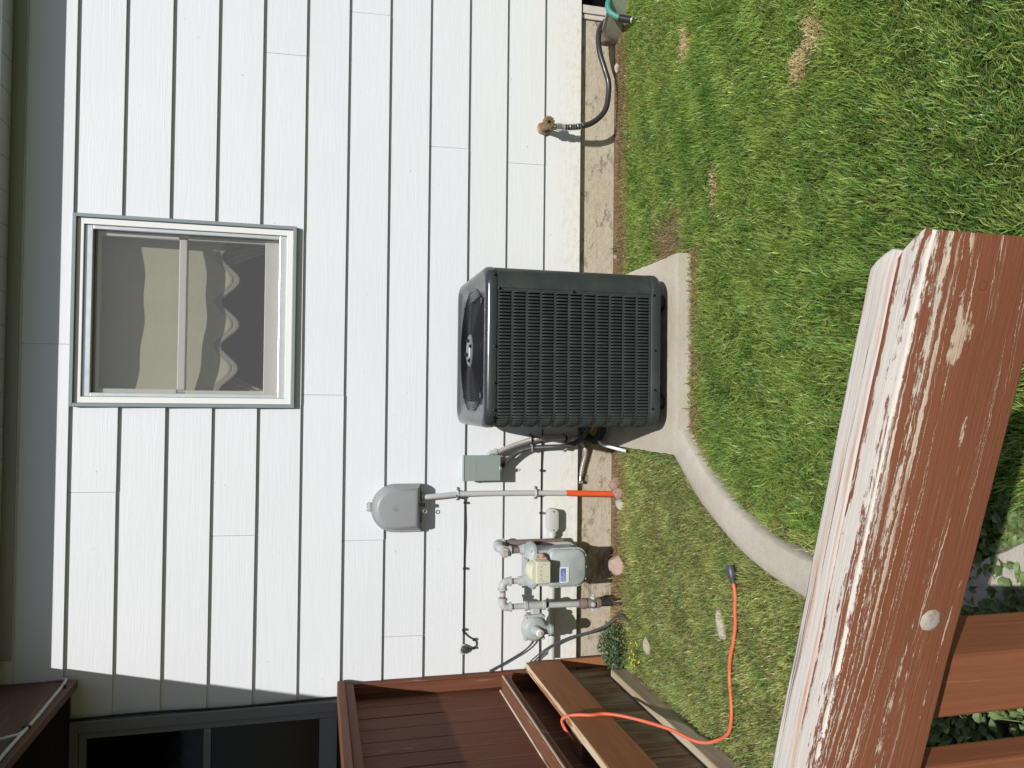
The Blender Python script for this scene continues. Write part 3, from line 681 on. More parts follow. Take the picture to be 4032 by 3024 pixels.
# ================================================================= AIR CONDITIONER
ac = thing('air_conditioner', 'dark grey louvred outdoor air conditioner unit on the concrete pad', 'air conditioner', (0.222, -0.505, 0.065))
CX, CY, HW, HD, RR = 0.222, -0.505, 0.328, 0.325, 0.075
def rr_path(off=0.0, nc=8):
    """closed loop of ((x,y),(nx,ny)) around the cabinet, starting on the front at the right, running left"""
    hw, hd, r = HW+off, HD+off, RR+off; out = []
    def corner(cx_, cy_, a0):
        for i in range(nc+1):
            a = R(a0-90*i/nc); out.append(((cx_+r*math.cos(a), cy_+r*math.sin(a)), (math.cos(a), math.sin(a))))
    corner(CX-hw+r, CY-hd+r, 270); corner(CX-hw+r, CY+hd-r, 180); corner(CX+hw-r, CY+hd-r, 90); corner(CX+hw-r, CY-hd+r, 0)
    return out
def loop3(off, z, nc=8): return [(p[0], p[1], z) for p, n in rr_path(off, nc)]
MB().loft([loop3(-0.014, 0.15), loop3(-0.014, 0.85)]).build('coil', 'coil', ac, 0, True)
Z0, Z1, NR = 0.166, 0.846, 11
pitch = (Z1-Z0-0.012)/NR; LH = 0.0505
edges = []
for q in range(NR+1):
    zc = Z0+0.006+pitch*q; zb = zc-(pitch-LH)/2 if q else Z0; zt = zc+(pitch-LH)/2 if q < NR else Z1
    edges.append((zb, zt))
for zb, zt in edges:
    MB().loft([loop3(-0.0015, zb), loop3(0, zb), loop3(0, zt), loop3(-0.0015, zt), loop3(-0.0015, zb)], False, False).build('panel_band', 'ac', ac, 0, True)
# perimeter as a polyline for placing the louvres
per = rr_path(0.0, 10); per = per+[per[0]]
cum = [0.0]
for (p, n), (p2, n2) in zip(per, per[1:]): cum.append(cum[-1]+math.hypot(p2[0]-p[0], p2[1]-p[1]))
def at_s(s_):
    s_ %= cum[-1]
    for i in range(len(per)-1):
        if s_ <= cum[i+1]:
            t = (s_-cum[i])/max(1e-9, cum[i+1]-cum[i])
            p = [per[i][0][q]*(1-t)+per[i+1][0][q]*t for q in (0, 1)]; n = [per[i][1][q]*(1-t)+per[i+1][1][q]*t for q in (0, 1)]
            return p, n
hl = LH/2
lv = MB()
colsx = [(0.0040, 0.0012), (0.0020, -0.0018), (-0.0012, -0.0034), (-0.0042, -0.0044)]
rows_ = [(-hl, 0.0, 0.75), (-hl+0.006, 0.75, 0.95), (-hl+0.011, 1, 1), (hl-0.011, 1, 1), (hl-0.006, 0.75, 0.95), (hl, 0.0, 0.75)]
vs = [(x*sx_, y*sy_, z) for z, sy_, sx_ in rows_ for x, y in colsx]
lv.add(vs, [(r*4+c_, r*4+c_+1, (r+1)*4+c_+1, (r+1)*4+c_) for r in range(5) for c_ in range(3)])
lmesh = bpy.data.meshes.new('louver'); lmesh.from_pydata(lv.v, [], lv.f); lmesh.materials.append(M['ac']); lmesh.update()
lmesh.polygons.foreach_set('use_smooth', [True]*len(lmesh.polygons))
FRONT_R = CX+HW-RR-0.013                           # right end of the louvred front
front_len = FRONT_R-(CX-HW+RR)
lp = 0.0136
# walk leftwards along the front from its right end, then on round the cabinet
start = cum[-1]-front_len if False else None
idx_front = None
slots = []
n_front = int((front_len-0.012)/lp)
for i in range(n_front): slots.append(((FRONT_R-0.012-i*lp, CY-HD), (0.0, -1.0)))
slots.append(((FRONT_R-0.012-n_front*lp, CY-HD), (0.0, -1.0)))
s_ = (CX-HW+RR)-(FRONT_R-0.012-(n_front+1)*lp)     # distance past the corner start
total = cum[-1]-(CX+HW-RR-(CX-HW+RR))-2*RR*1.6-0.1
ss = max(0.0, s_)
while ss < total:
    slots.append(at_s(ss)); ss += lp
rest = MB(); made = 0
for si, (p, n) in enumerate(slots):
    ang = math.atan2(n[1], n[0])+math.pi/2
    for q in range(NR):
        zc = (edges[q][1]+edges[q+1][0])/2
        if si < 27:
            share(lmesh, 'louver', ac, (p[0], p[1], zc), ang); made += 1
        else:
            ca, sa = math.cos(ang), math.sin(ang)
            rest.add([(p[0]+x*ca-y*sa, p[1]+x*sa+y*ca, z+zc) for x, y, z in lv.v], lv.f)
tag(rest.build('louver_rows', 'ac', ac, 0, True), kind='stuff')
# smooth corner panel at the right and strips closing the louvred field
def panel(s_pts, zb, zt, name, off=0.002):
    a_ = [(p[0]+n[0]*off, p[1]+n[1]*off) for p, n in s_pts]; b_ = [(p[0]-n[0]*0.004, p[1]-n[1]*0.004) for p, n in s_pts]
    prof_ = a_+b_[::-1]
    return MB().loft([[(x, y, zb) for x, y in prof_], [(x, y, zt) for x, y in prof_]]).build(name, 'ac', ac, 0, True)
full = rr_path(0.0, 10)
rc = full[33:44]                                    # right front corner, from the right side to the front
side = [((CX+HW, CY-HD+RR+0.12), (1, 0))]
panel(side+rc+[((FRONT_R-0.0, CY-HD), (0, -1))], Z0+0.004, Z1-0.002, 'corner_panel', 0.0045)
panel([((FRONT_R, CY-HD), (0, -1)), ((FRONT_R-0.011, CY-HD), (0, -1))], Z0+0.002, Z1-0.002, 'panel_edge', 0.001)
# base pan and feet
MB().loft([loop3(-0.02, 0.118), loop3(0.003, 0.124), loop3(0.006, 0.130), loop3(0.006, 0.160), loop3(0.003, 0.1665), loop3(-0.012, 0.1665)]).build('base_pan', 'ac', ac, 0, True)
for fx in (-0.22, 0.22):
    for fy in (-0.22, 0.22): MB().lathe((CX+fx, CY+fy, 0.0655), (0, 0, 1), [(0, 0.034), (0.045, 0.030), (0.056, 0.030)], 14).build('foot', 'black', ac, 0, True)
# top cap lofted from the rounded square to the round fan opening
def circ(r, z, nc=8):
    L = []
    for p, n in rr_path(0.0, nc):
        a_ = math.atan2(p[1]-CY, p[0]-CX); L.append((CX+r*math.cos(a_), CY+r*math.sin(a_), z))
    return L
def mixl(A, B, t, z): return [(p[0]*(1-t)+q[0]*t, p[1]*(1-t)+q[1]*t, z) for p, q in zip(A, B)]
ZT = 0.893
c_in = circ(0.286, ZT)
caps = [loop3(-0.01, 0.8465), loop3(0.0045, 0.8470), loop3(0.0065, 0.852), loop3(0.0065, 0.868), loop3(0.0035, 0.879), loop3(-0.004, 0.888), loop3(-0.014, 0.8925), loop3(-0.024, ZT), loop3(-0.034, 0.891),
        mixl(loop3(-0.042, ZT), c_in, 0.05, 0.884), mixl(loop3(-0.042, ZT), c_in, 0.4, 0.880), mixl(loop3(-0.042, ZT), c_in, 0.97, 0.879), circ(0.284, 0.876), circ(0.280, 0.868), circ(0.278, 0.80)]
MB().loft(caps, False, False).build('top_cap', 'ac_cap', ac, 0, True)
MB().lathe((CX, CY, 0.70), (0, 0, 1), [(0, 0.27), (0.001, 0.272)], 32).build('shroud_floor', 'coil', ac)
fan = MB().lathe((CX, CY, 0.74), (0, 0, 1), [(0, 0.05), (0.06, 0.05), (0.065, 0.02)], 20).build('fan', 'coil', ac, 0, True)
for q in range(3):
    a0 = q*120; vs = []
    for r_ in (0.045, 0.26):
        for da, dz in ((0, 0.76), (34, 0.80)):
            a_ = R(a0+da+(20 if r_ > 0.1 else 0)); vs.append((CX+r_*math.cos(a_), CY+r_*math.sin(a_), dz))
    vs += [(x, y, z-0.004) for x, y, z in vs]
    MB().add(vs, [(0, 1, 3, 2), (4, 6, 7, 5), (0, 4, 5, 1), (2, 3, 7, 6), (0, 2, 6, 4), (1, 5, 7, 3)]).build('blade', 'wire', fan, 0)
def dome(r_): return 0.881+0.013*(1-(r_/0.285)**2)
nr = 19
for q in range(nr):
    r_ = 0.070+(0.276-0.070)*q/(nr-1)
    MB().tube([(CX+r_*math.cos(2*math.pi*i/64), CY+r_*math.sin(2*math.pi*i/64), dome(r_)) for i in range(64)], 0.0016, 6, False, True).build('guard_ring', 'wire', ac, 0, True)
for q in range(4):
    a_ = R(45+90*q)
    MB().tube([(CX+r_*math.cos(a_), CY+r_*math.sin(a_), dome(r_)-0.0045) for r_ in (0.05, 0.12, 0.2, 0.292)], 0.0028, 6).build('guard_spoke', 'wire', ac, 0, True)
    MB().box(CX+0.283*math.cos(a_)-0.012, CX+0.283*math.cos(a_)+0.012, CY+0.283*math.sin(a_)-0.012, CY+0.283*math.sin(a_)+0.012, 0.8792, 0.886).build('guard_tab', 'wire', ac, 0.003)
hub = MB().lathe((CX, CY, 0.889), (0, 0, 1), [(0, 0.073), (0.004, 0.073), (0.007, 0.068), (0.0075, 0.02)], 32).build('hub_plate', 'hub', ac, 0, True)
for q in range(4):
    a_ = R(20+90*q); MB().lathe((CX+0.048*math.cos(a_), CY+0.048*math.sin(a_), 0.896), (0, 0, 1), [(0, 0.009), (0.005, 0.009), (0.007, 0.005), (0.010, 0.004)], 8).build('nut', 'screw', hub, 0, True)
MB().box(CX-0.030, CX+0.022, CY-0.022, CY-0.004, 0.8968, 0.8976).build('sticker', 'white', hub)
for sx_, sz_ in ((FRONT_R-0.004, 0.838), (FRONT_R-0.004, 0.52), (FRONT_R-0.004, 0.156), (CX, 0.853), (CX, 0.15), (CX-0.15, 0.853), (CX-0.17, 0.15), (CX-0.25, 0.16), (CX+0.02-0.28, 0.853)):
    yy = CY-HD-0.006; MB().lathe((sx_, yy, sz_), (0, -1, 0), [(-0.002, 0.006), (0.001, 0.006), (0.002, 0.0042), (0.006, 0.004), (0.0065, 0.001)], 8).build('screw', 'screw', ac, 0, True)
for q, (p, n) in enumerate([full[3], full[7], full[40]]):
    MB().lathe((p[0]+n[0]*0.006, p[1]+n[1]*0.006, 0.853), (n[0], n[1], 0), [(-0.002, 0.006), (0.002, 0.0045), (0.006, 0.004), (0.0065, 0.001)], 8).build('screw', 'screw', ac, 0, True)
adopt(ac)

# ================================================================= WALL-MOUNTED BOXES, PIPES AND CABLES
# ---- disconnect box
db = thing('disconnect_box', 'sage grey electrical disconnect box with embossed lettering beside the air conditioner', 'electrical box', (-0.34, 0, 0.64))
MB().box(-0.398, -0.282, -0.068, 0.001, 0.65, 0.826).build('box_body', 'disc', db, 0.002)
cov = MB().box(-0.404, -0.276, -0.086, -0.0685, 0.645, 0.831).build('cover', 'disc', db, 0.0025)
MB().box(-0.405, -0.275, -0.089, -0.060, 0.8315, 0.836).build('cover_lip', 'disc', db, 0.001)
text_mesh('lettering', 'DiversiTech', 0.0155, (-0.3895, -0.0862, 0.768), 0.0007, 'disc', db)
mb = MB()
for (xa, za), (xb, zb) in (((-0.313, 0.786), (-0.293, 0.776)), ((-0.293, 0.776), (-0.324, 0.754))):
    mb.tube([(xa, -0.0862, za), (xb, -0.0862, zb)], 0.0011, 6)
mb.build('chevron_mark', 'disc', db)
MB().box(-0.350, -0.332, -0.092, -0.084, 0.640, 0.652).build('latch', 'galv', db, 0.002)
MB().tube([(-0.341, -0.085, 0.642), (-0.336, -0.088, 0.634), (-0.334, -0.088, 0.626), (-0.339, -0.088, 0.621), (-0.345, -0.087, 0.626), (-0.344, -0.086, 0.636)], 0.0016, 6).build('seal_ring', 'screw', db, 0, True)
adopt(db)
# ---- flexible conduits
def corr(path, r, amp, pitch_, n=12):
    P = resample(path, pitch_/4); rs = [r+amp*math.sin(2*math.pi*i/4) for i in range(len(P))]
    return MB().tube(P, rs, n)
fm = thing('metal_conduit', 'ribbed metal flexible conduit from the disconnect box elbow down behind the unit', 'conduit', (-0.2, -0.04, 0.2))
pm_ = smoothpath([(-0.262, -0.042, 0.648), (-0.245, -0.045, 0.612), (-0.222, -0.047, 0.55), (-0.201, -0.042, 0.475), (-0.191, -0.035, 0.40), (-0.188, -0.034, 0.33), (-0.195, -0.04, 0.235), (-0.215, -0.02, 0.195), (-0.245, 0.0, 0.165), (-0.285, 0.012, 0.158), (-0.34, 0.014, 0.172), (-0.395, 0.016, 0.182)], 8)
corr(pm_, 0.0125, 0.0022, 0.0085).build('flex_tube', 'flexm', fm, 0, True)
MB().cyl((-0.395, 0.016, 0.182), (-0.425, 0.016, 0.184), 0.009, n=12).build('fitting', 'galv', fm, 0, True)
MB().box(-0.436, -0.421, 0.0, 0.03, 0.172, 0.196).build('fitting_nut', 'galv', fm, 0.003)
adopt(fm)
eb = thing('conduit_elbow', 'grey cast elbow fitting at the upper right of the disconnect box', 'fitting', (-0.27, -0.03, 0.67))
MB().tube(smoothpath([(-0.283, -0.04, 0.705), (-0.268, -0.042, 0.69), (-0.262, -0.043, 0.67), (-0.261, -0.043, 0.648)], 5), [0.011]*10+[0.013]*6, 10).build('elbow', 'pipe', eb, 0, True)
MB().cyl((-0.262, -0.043, 0.664), (-0.261, -0.043, 0.655), 0.018, n=8).build('nut', 'pipe', eb)
adopt(eb)
fg = thing('grey_conduit', 'dark grey ribbed flexible conduit curving from the disconnect box into the unit', 'conduit', (-0.24, -0.05, 0.25))
pg_ = smoothpath([(-0.335, -0.045, 0.655), (-0.334, -0.045, 0.63), (-0.318, -0.045, 0.61), (-0.29, -0.046, 0.58), (-0.262, -0.048, 0.54), (-0.247, -0.04, 0.49), (-0.241, -0.034, 0.43), (-0.238, -0.034, 0.35), (-0.233, -0.05, 0.29), (-0.215, -0.09, 0.25), (-0.18, -0.15, 0.228), (-0.13, -0.21, 0.222), (-0.08, -0.24, 0.23)], 8)
corr(pg_, 0.0128, 0.0009, 0.006).build('flex_tube', 'flexg', fg, 0, True)
MB().cyl((-0.335, -0.045, 0.662), (-0.335, -0.045, 0.636), 0.018, n=8).build('fitting', 'black', fg, 0.002)
for zc in (0.470, 0.285):
    for xc, hw_ in ((-0.243 if zc > 0.4 else -0.235, 0.026), (-0.196, 0.026)):
        mb = MB().tube([(xc-hw_, -0.004, zc), (xc-0.016, -0.006, zc), (xc-0.0145, -0.045, zc), (xc-0.008, -0.0535, zc), (xc+0.008, -0.0535, zc), (xc+0.0145, -0.045, zc), (xc+0.016, -0.006, zc), (xc+hw_, -0.004, zc)], 0.0052, 6)
        mb.build('strap', 'galv' if xc < -0.22 else 'screw', fg, 0, True)
        MB().lathe((xc-hw_+0.003, -0.004, zc), (0, -1, 0), [(0, 0.008), (0.005, 0.007), (0.006, 0.003)], 10).build('strap_screw', 'galv', fg, 0, True)
adopt(fg)
ls = thing('line_set', 'black insulated refrigerant line bending behind the air conditioner, with bare copper', 'pipe', (-0.16, -0.2, 0.1))
corr(smoothpath([(-0.06, -0.30, 0.17), (-0.115, -0.25, 0.162), (-0.155, -0.20, 0.150), (-0.19, -0.15, 0.150), (-0.20, -0.08, 0.155), (-0.18, 0.02, 0.16)], 8), 0.021, 0.0015, 0.012).build('insulation', 'black', ls, 0, True)
MB().tube(smoothpath([(-0.06, -0.27, 0.215), (-0.105, -0.235, 0.205), (-0.14, -0.17, 0.185), (-0.15, -0.1, 0.19), (-0.15, 0.03, 0.19)], 8), 0.0055, 8).build('copper_line', 'copper', ls, 0, True)
adopt(ls)
tag(MB().tube(smoothpath([(-0.195, -0.16, 0.150), (-0.215, -0.20, 0.142), (-0.228, -0.235, 0.110), (-0.238, -0.26, 0.075), (-0.246, -0.275, 0.046)], 8), 0.0085, 10).build('drain_tube', 'white_tube', None, 0, True), 'short white plastic drain tube ending over the left edge of the pad', 'tube')

# ---- telecom box
tb = thing('telecom_box', 'grey arch-topped plastic telecom box mounted on the siding', 'utility box', (-0.538, 0, 1.03))
def arch(xc, hw_, zb, zc, n=18): return [(xc-hw_, zb), (xc+hw_, zb)]+[(xc+hw_*math.cos(R(180*i/n)), zc+hw_*math.sin(R(180*i/n))) for i in range(n+1)]
A0 = arch(-0.539, 0.1185, 1.036, 1.166)
MB().loft([xz(A0, 0.002), xz(A0, -0.026), xz(inset(A0, 0.004), -0.032)]).build('back_plate', 'telecom', tb, 0, True)
A1 = arch(-0.533, 0.111, 1.046, 1.165)
MB().loft([xz(A1, -0.0325), xz(inset(A1, 0.001), -0.050), xz(inset(A1, 0.012), -0.078), xz(inset(A1, 0.017), -0.084), xz(inset(A1, 0.030), -0.086)]).build('cover', 'telecom', tb, 0, True)
MB().lathe((-0.533, -0.0855, 1.173), (0, -1, 0), [(0, 0.0205), (0.0009, 0.0205), (0.001, 0.019)], 28).build('shell_emblem', 'telecom', tb, 0, True)
mb = MB()
for q in range(9):
    a_ = R(-64+16*q); mb.tube([(-0.533-0.016, -0.0868, 1.168), (-0.533-0.016+0.033*math.cos(a_)*0.95, -0.0868, 1.168+0.018*math.sin(a_)+0.004)], 0.0005, 4)
mb.build('emblem_rib', 'telecom', tb)
MB().box(-0.553, -0.508, -0.03, -0.008, 1.2845, 1.300).build('hinge', 'pipe', tb, 0.003)
for q in (-0.546, -0.53, -0.516): MB().lathe((q, -0.02, 1.297), (0, 0, 1), [(0, 0.006), (0.008, 0.005)], 8).build('hinge_pin', 'galv', tb)
for xa, xb in ((-0.508, -0.458), (-0.615, -0.565)): MB().box(xa, xb, -0.036, -0.020, 1.026, 1.0355).build('tab', 'pvc', tb, 0.002)
MB().tube([(-0.553+0.009*math.cos(R(a_)), -0.06, 1.022+0.009*math.sin(R(a_))) for a_ in range(0, 360, 30)], 0.0022, 6, False, True).build('lock_ring', 'galv', tb, 0, True)
MB().box(-0.530, -0.514, -0.066, -0.05, 1.022, 1.044).build('latch', 'black', tb, 0.002)
adopt(tb)
pv = thing('duct_pipe', 'grey plastic cable pipe with bright orange lower end running down to the rocks', 'pipe', (-0.492, -0.03, 0))
MB().tube(smoothpath([(-0.486, -0.030, 1.036), (-0.484, -0.036, 1.00), (-0.480, -0.034, 0.93), (-0.475, -0.026, 0.85), (-0.474, -0.023, 0.75), (-0.475, -0.021, 0.62), (-0.477, -0.021, 0.45), (-0.482, -0.022, 0.274)], 6), 0.0135, 14).build('upper_pipe', 'pvc', pv, 0, True)
MB().tube([(-0.4815, -0.022, 0.276), (-0.486, -0.023, 0.15), (-0.492, -0.026, -0.02)], 0.0158, 14).build('orange_sleeve', 'orange_pvc', pv, 0, True)
for zc, xc in ((0.852, -0.475), (0.441, -0.477)):
    MB().tube([(xc-0.028, -0.003, zc), (xc-0.017, -0.004, zc), (xc-0.0155, -0.03, zc), (xc-0.008, -0.039, zc), (xc+0.008, -0.039, zc), (xc+0.0155, -0.03, zc), (xc+0.017, -0.004, zc), (xc+0.028, -0.003, zc)], 0.0048, 6).build('strap', 'pvc', pv, 0, True)
    for sg in (-1, 1): MB().lathe((xc+sg*0.026, -0.003, zc), (0, -1, 0), [(0, 0.0085), (0.005, 0.0075), (0.007, 0.003)], 10).build('strap_screw', 'galv', pv, 0, True)
adopt(pv)
# ---- thin black cables on the siding
c1 = thing('black_cable', 'thin black cable tacked along the siding from the grey pipe to a wall plug', 'cable', (-0.9, 0, 0.81))
MB().tube(smoothpath([(-0.477, -0.042, 0.862), (-0.489, -0.040, 0.852), (-0.497, -0.02, 0.835), (-0.505, -0.002, 0.814), (-0.53, 0.006, 0.8095), (-0.60, 0.007, 0.8055), (-0.67, 0.008, 0.803), (-0.75, 0.008, 0.8055), (-0.857, 0.007, 0.8090), (-1.0, 0.007, 0.8085), (-1.165, 0.006, 0.809), (-1.187, 0.006, 0.800), (-1.207, 0.004, 0.780), (-1.22, 0.002, 0.758), (-1.236, 0.002, 0.742), (-1.255, 0.002, 0.745), (-1.264, 0.0, 0.765), (-1.264, -0.008, 0.795)], 6), 0.0028, 6).build('cable_run', 'black', c1, 0, True)
for x, z in ((-0.522, 0.812), (-0.857, 0.811), (-1.167, 0.812), (-1.219, 0.757), (-1.262, 0.757)): MB().box(x-0.006, x+0.006, -0.012, 0.004, z-0.007, z+0.006).build('clip', 'black', c1, 0.002)
MB().lathe((-1.266, 0.002, 0.81), (0, -1, 0), [(-0.004, 0.027), (0.003, 0.026), (0.004, 0.022), (0.009, 0.024), (0.013, 0.016), (0.014, 0.006)], 14).build('sealant', 'pvc', c1, 0, True)
MB().lathe((-1.264, -0.005, 0.806), (0, -1, 0), [(0, 0.021), (0.010, 0.019), (0.013, 0.012), (0.014, 0.004)], 14).build('grommet', 'flexg', c1, 0, True)
adopt(c1)
c2 = thing('black_cable', 'thin black cable lying along the lower siding joint behind the gas meter', 'cable', (-0.7, 0, 0.408))
MB().tube(smoothpath([(-0.150, -0.004, 0.400), (-0.21, -0.002, 0.404), (-0.36, 0.007, 0.403), (-0.7, 0.007, 0.4025), (-1.0, 0.007, 0.403), (-1.34, 0.006, 0.403)], 6), 0.0035, 6).build('cable_run', 'black', c2, 0, True)
for x in (-0.363, -0.585): MB().box(x-0.006, x+0.006, -0.012, 0.004, 0.401, 0.414).build('clip', 'black', c2, 0.002)
adopt(c2)
for pts, lab in (([(-1.165, -0.006, 0.47), (-1.175, -0.02, 0.435), (-1.20, -0.03, 0.425), (-1.24, -0.03, 0.445), (-1.29, -0.028, 0.50), (-1.345, -0.022, 0.60), (-1.39, -0.012, 0.68)], 'two-strand dark cable looping from the regulator up to the deck railing'),
                 ([(-1.12, -0.30, 0.012), (-1.09, -0.22, 0.03), (-1.10, -0.19, 0.05), (-1.15, -0.16, 0.10), (-1.19, -0.12, 0.18), (-1.225, -0.08, 0.28), (-1.27, -0.05, 0.36), (-1.34, -0.03, 0.44), (-1.40, -0.012, 0.48)], 'two-strand dark cable rising from the dry grass past the weed to the deck')):
    t_ = thing('loose_cable', lab, 'cable', pts[0])
    for k_ in (0, 1):
        MB().tube(smoothpath([(x+0.011*k_, y-0.004*k_, z+0.014*k_*math.sin(i)) for i, (x, y, z) in enumerate(pts)], 7), 0.0036, 7).build('strand', 'flexg', t_, 0, True)
    adopt(t_)
# ---- conduit body and pipe low on the wall
lb = thing('wall_conduit', 'pale grey oblong conduit fitting and pipe running low along the siding behind the meter', 'conduit', (-0.65, 0, 0.35))
o_ = rrect(-0.680, -0.560, 0.324, 0.378, 0.0265, 6)
MB().loft([xz(o_, 0.004), xz(o_, -0.042), xz(inset(o_, 0.003), -0.046)]).build('housing', 'pvc', lb, 0, True)
MB().loft([xz(inset(o_, -0.001), -0.0465), xz(inset(o_, -0.001), -0.050), xz(inset(o_, 0.004), -0.052)]).build('lid', 'pvc', lb, 0, True)
for x in (-0.572, -0.668): MB().lathe((x, -0.051, 0.351), (0, -1, 0), [(0, 0.006), (0.003, 0.005), (0.0032, 0.001)], 8).build('screw', 'galv', lb)
MB().cyl((-0.672, -0.024, 0.35), (-0.702, -0.024, 0.35), 0.024, n=14).build('coupling', 'pvc', lb, 0, True)
MB().cyl((-0.70, -0.024, 0.35), (-1.338, -0.024, 0.347), 0.0175, n=14).build('pipe', 'pvc', lb, 0, True)
adopt(lb)

# ================================================================= GAS METER
gm = thing('gas_meter', 'grey gas meter with pipework and round regulator beside the deck', 'gas meter', (-0.9, -0.155, 0))
YM = -0.155
cv = rrect(-0.920, -0.724, 0.234, 0.438, (0.055, 0.055, 0.03, 0.03), 7)
def taper(poly, y, d=0): return [(x*1.0, y, z) for x, z in inset(poly, d)]
MB().loft([taper(cv, -0.226), taper(cv, -0.234)]).build('front_flange', 'meter', gm, 0.002, True)
MB().loft([taper(cv, -0.2342, 0.006), taper(cv, -0.244, 0.009), taper(cv, -0.250, 0.018)]).build('front_cover', 'meter', gm, 0, True)
MB().loft([taper(cv, -0.076), taper(cv, -0.084)]).build('back_flange', 'meter', gm, 0.002, True)
MB().loft([taper(cv, -0.055, 0.03), taper(cv, -0.062, 0.012), taper(cv, -0.0755, 0.006)]).build('back_cover', 'meter', gm, 0, True)
bd = rrect(-0.910, -0.736, 0.246, 0.500, (0.05, 0.05, 0.012, 0.012), 6)
MB().loft([taper(bd, -0.0845), taper(bd, -0.2255)]).build('case', 'meter', gm, 0, True)
bolt = MB().lathe((0, 0, 0), (0, -1, 0), [(-0.004, 0.0075), (0.002, 0.0075), (0.0025, 0.0055), (0.007, 0.005), (0.0075, 0.002)], 8)
bmesh_ = bpy.data.meshes.new('bolt'); bmesh_.from_pydata(bolt.v, [], bolt.f); bmesh_.materials.append(M['pipe']); bmesh_.update()
for x, z in ((-0.912, 0.385), (-0.912, 0.30), (-0.88, 0.243), (-0.822, 0.240), (-0.765, 0.243), (-0.733, 0.30), (-0.733, 0.385), (-0.75, 0.43)):
    share(bmesh_, 'bolt', gm, (x, -0.2335, z))
# top casting: a broad rounded shelf
tc_ = [(x, y) for x, y in rrect(-0.932, -0.706, -0.238, -0.082, 0.05, 6)]
MB().loft([[(x, y, 0.484) for x, y in inset(tc_, 0.012)], [(x, y, 0.492) for x, y in tc_], [(x, y, 0.507) for x, y in tc_], [(x, y, 0.522) for x, y in inset(tc_, 0.012)], [(x, y, 0.536) for x, y in inset(tc_, 0.028)], [(x, y, 0.540) for x, y in inset(tc_, 0.05)]]).build('top_casting', 'meter', gm, 0, True)
MB().box(-0.86, -0.775, -0.225, -0.175, 0.532, 0.546).build('casting_plate', 'meter', gm, 0.004)
for x, y in ((-0.90, -0.222), (-0.74, -0.222), (-0.855, -0.232), (-0.79, -0.1)): MB().lathe((x, y, 0.508), (0, 0, 1), [(0, 0.009), (0.012, 0.008), (0.014, 0.003)], 8).build('bolt', 'pipe', gm)
# index: yellowed plastic box with a hooded top
ix = rrect(-0.878, -0.772, 0.446, 0.517, 0.006, 3)
ib = MB().loft([xz(ix, -0.2505), xz(ix, -0.312), xz(inset(ix, 0.003), -0.3155)]).build('index_box', 'index', gm, 0, True)
hood = [(-0.872+0.094*i/12, 0.5175+0.033*max(0.0, math.sin(math.pi*i/12))**0.38) for i in range(13)]
MB().loft([xz(hood, -0.232), xz(hood, -0.292), xz([(x, 0.5175+(z-0.5175)*0.6) for x, z in hood], -0.308)]).build('index_hood', 'index', ib, 0, True)
for i in range(4): MB().lathe((-0.855+0.020*i, -0.3154, 0.494), (0, -1, 0), [(0, 0.0055), (0.0006, 0.005)], 10).build('dial', 'dial', ib)
for x, z in ((-0.865, 0.47), (-0.845, 0.463), (-0.784, 0.482), (-0.786, 0.472), (-0.866, 0.482)): MB().lathe((x, -0.3154, z), (0, -1, 0), [(0, 0.004), (0.001, 0.0035)], 8).build('screw_dot', 'dial', ib)
br_ = [(-0.7715, 0.448), (-0.748, 0.464), (-0.742, 0.476), (-0.742, 0.502), (-0.752, 0.512), (-0.7715, 0.516)]
MB().loft([xz(br_, -0.251), xz(br_, -0.266), xz(inset(br_, 0.003), -0.269)]).build('index_bracket', 'dial', ib)
MB().lathe((-0.757, -0.2692, 0.472), (0, -1, 0), [(0, 0.0085), (0.003, 0.008), (0.0035, 0.006)], 12).build('red_seal', 'red', ib, 0, True)
MB().lathe((-0.757, -0.2692, 0.500), (0, -1, 0), [(0, 0.005), (0.003, 0.0045)], 8).build('screw', 'galv', ib)
# nameplate
lb_ = rrect(-0.892, -0.816, 0.332, 0.382, 0.006, 4)
npl = MB().loft([xz(lb_, -0.2495), xz(lb_, -0.2530), xz(inset(lb_, 0.002), -0.2538)]).build('nameplate', 'white', gm, 0, True)
MB().box(-0.886, -0.822, -0.2548, -0.2539, 0.3495, 0.3775).build('blue_field', 'blue', npl)
text_mesh('lettering', 'AC-250', 0.0085, (-0.884, -0.2551, 0.3685), 0.0002, 'white', npl)
text_mesh('lettering', 'AMERICAN METER', 0.0058, (-0.884, -0.2551, 0.361), 0.0002, 'white', npl)
text_mesh('lettering', 'MAOP 5 PSIG', 0.0062, (-0.884, -0.2551, 0.3525), 0.0002, 'white', npl)
# left leg: nut, nipple, elbows, cross pipe, riser with tee and valve
def pipe(p0, p1, r=0.0135, mat='pipe', name='nipple', n=14): return MB().cyl(p0, p1, r, n=n).build(name, mat, gm, 0, True)
def nut(c, axis, r, h, name='nut', mat='pipe', n=6): return MB().lathe(c, axis, [(0, r*0.93), (h*0.1, r), (h*0.9, r), (h, r*0.93)], n).build(name, mat, gm)
def elbow(pts, r=0.020, name='elbow', mat='pipe'):
    P = smoothpath(pts, 6); m = len(P)
    rs = [r]*m; o = MB().tube(P, rs, 14).build(name, mat, gm, 0, True)
    for a_, b_ in ((P[0], P[1]), (P[-1], P[-2])):
        d_ = (b_-a_).normalized(); MB().lathe(a_, d_, [(-0.001, r*1.10), (0.0, r*1.2), (0.009, r*1.2), (0.0105, r*1.05)], 14).build('collar', mat, o, 0, True)
    return o
XL = -0.896
nut((XL, YM, 0.520), (0, 0, 1), 0.030, 0.026); MB().lathe((XL, YM, 0.546), (0, 0, 1), [(0, 0.024), (0.02, 0.022)], 14).build('coupling', 'pipe', gm, 0, True)
pipe((XL, YM, 0.56), (XL, YM, 0.606), 0.0145)
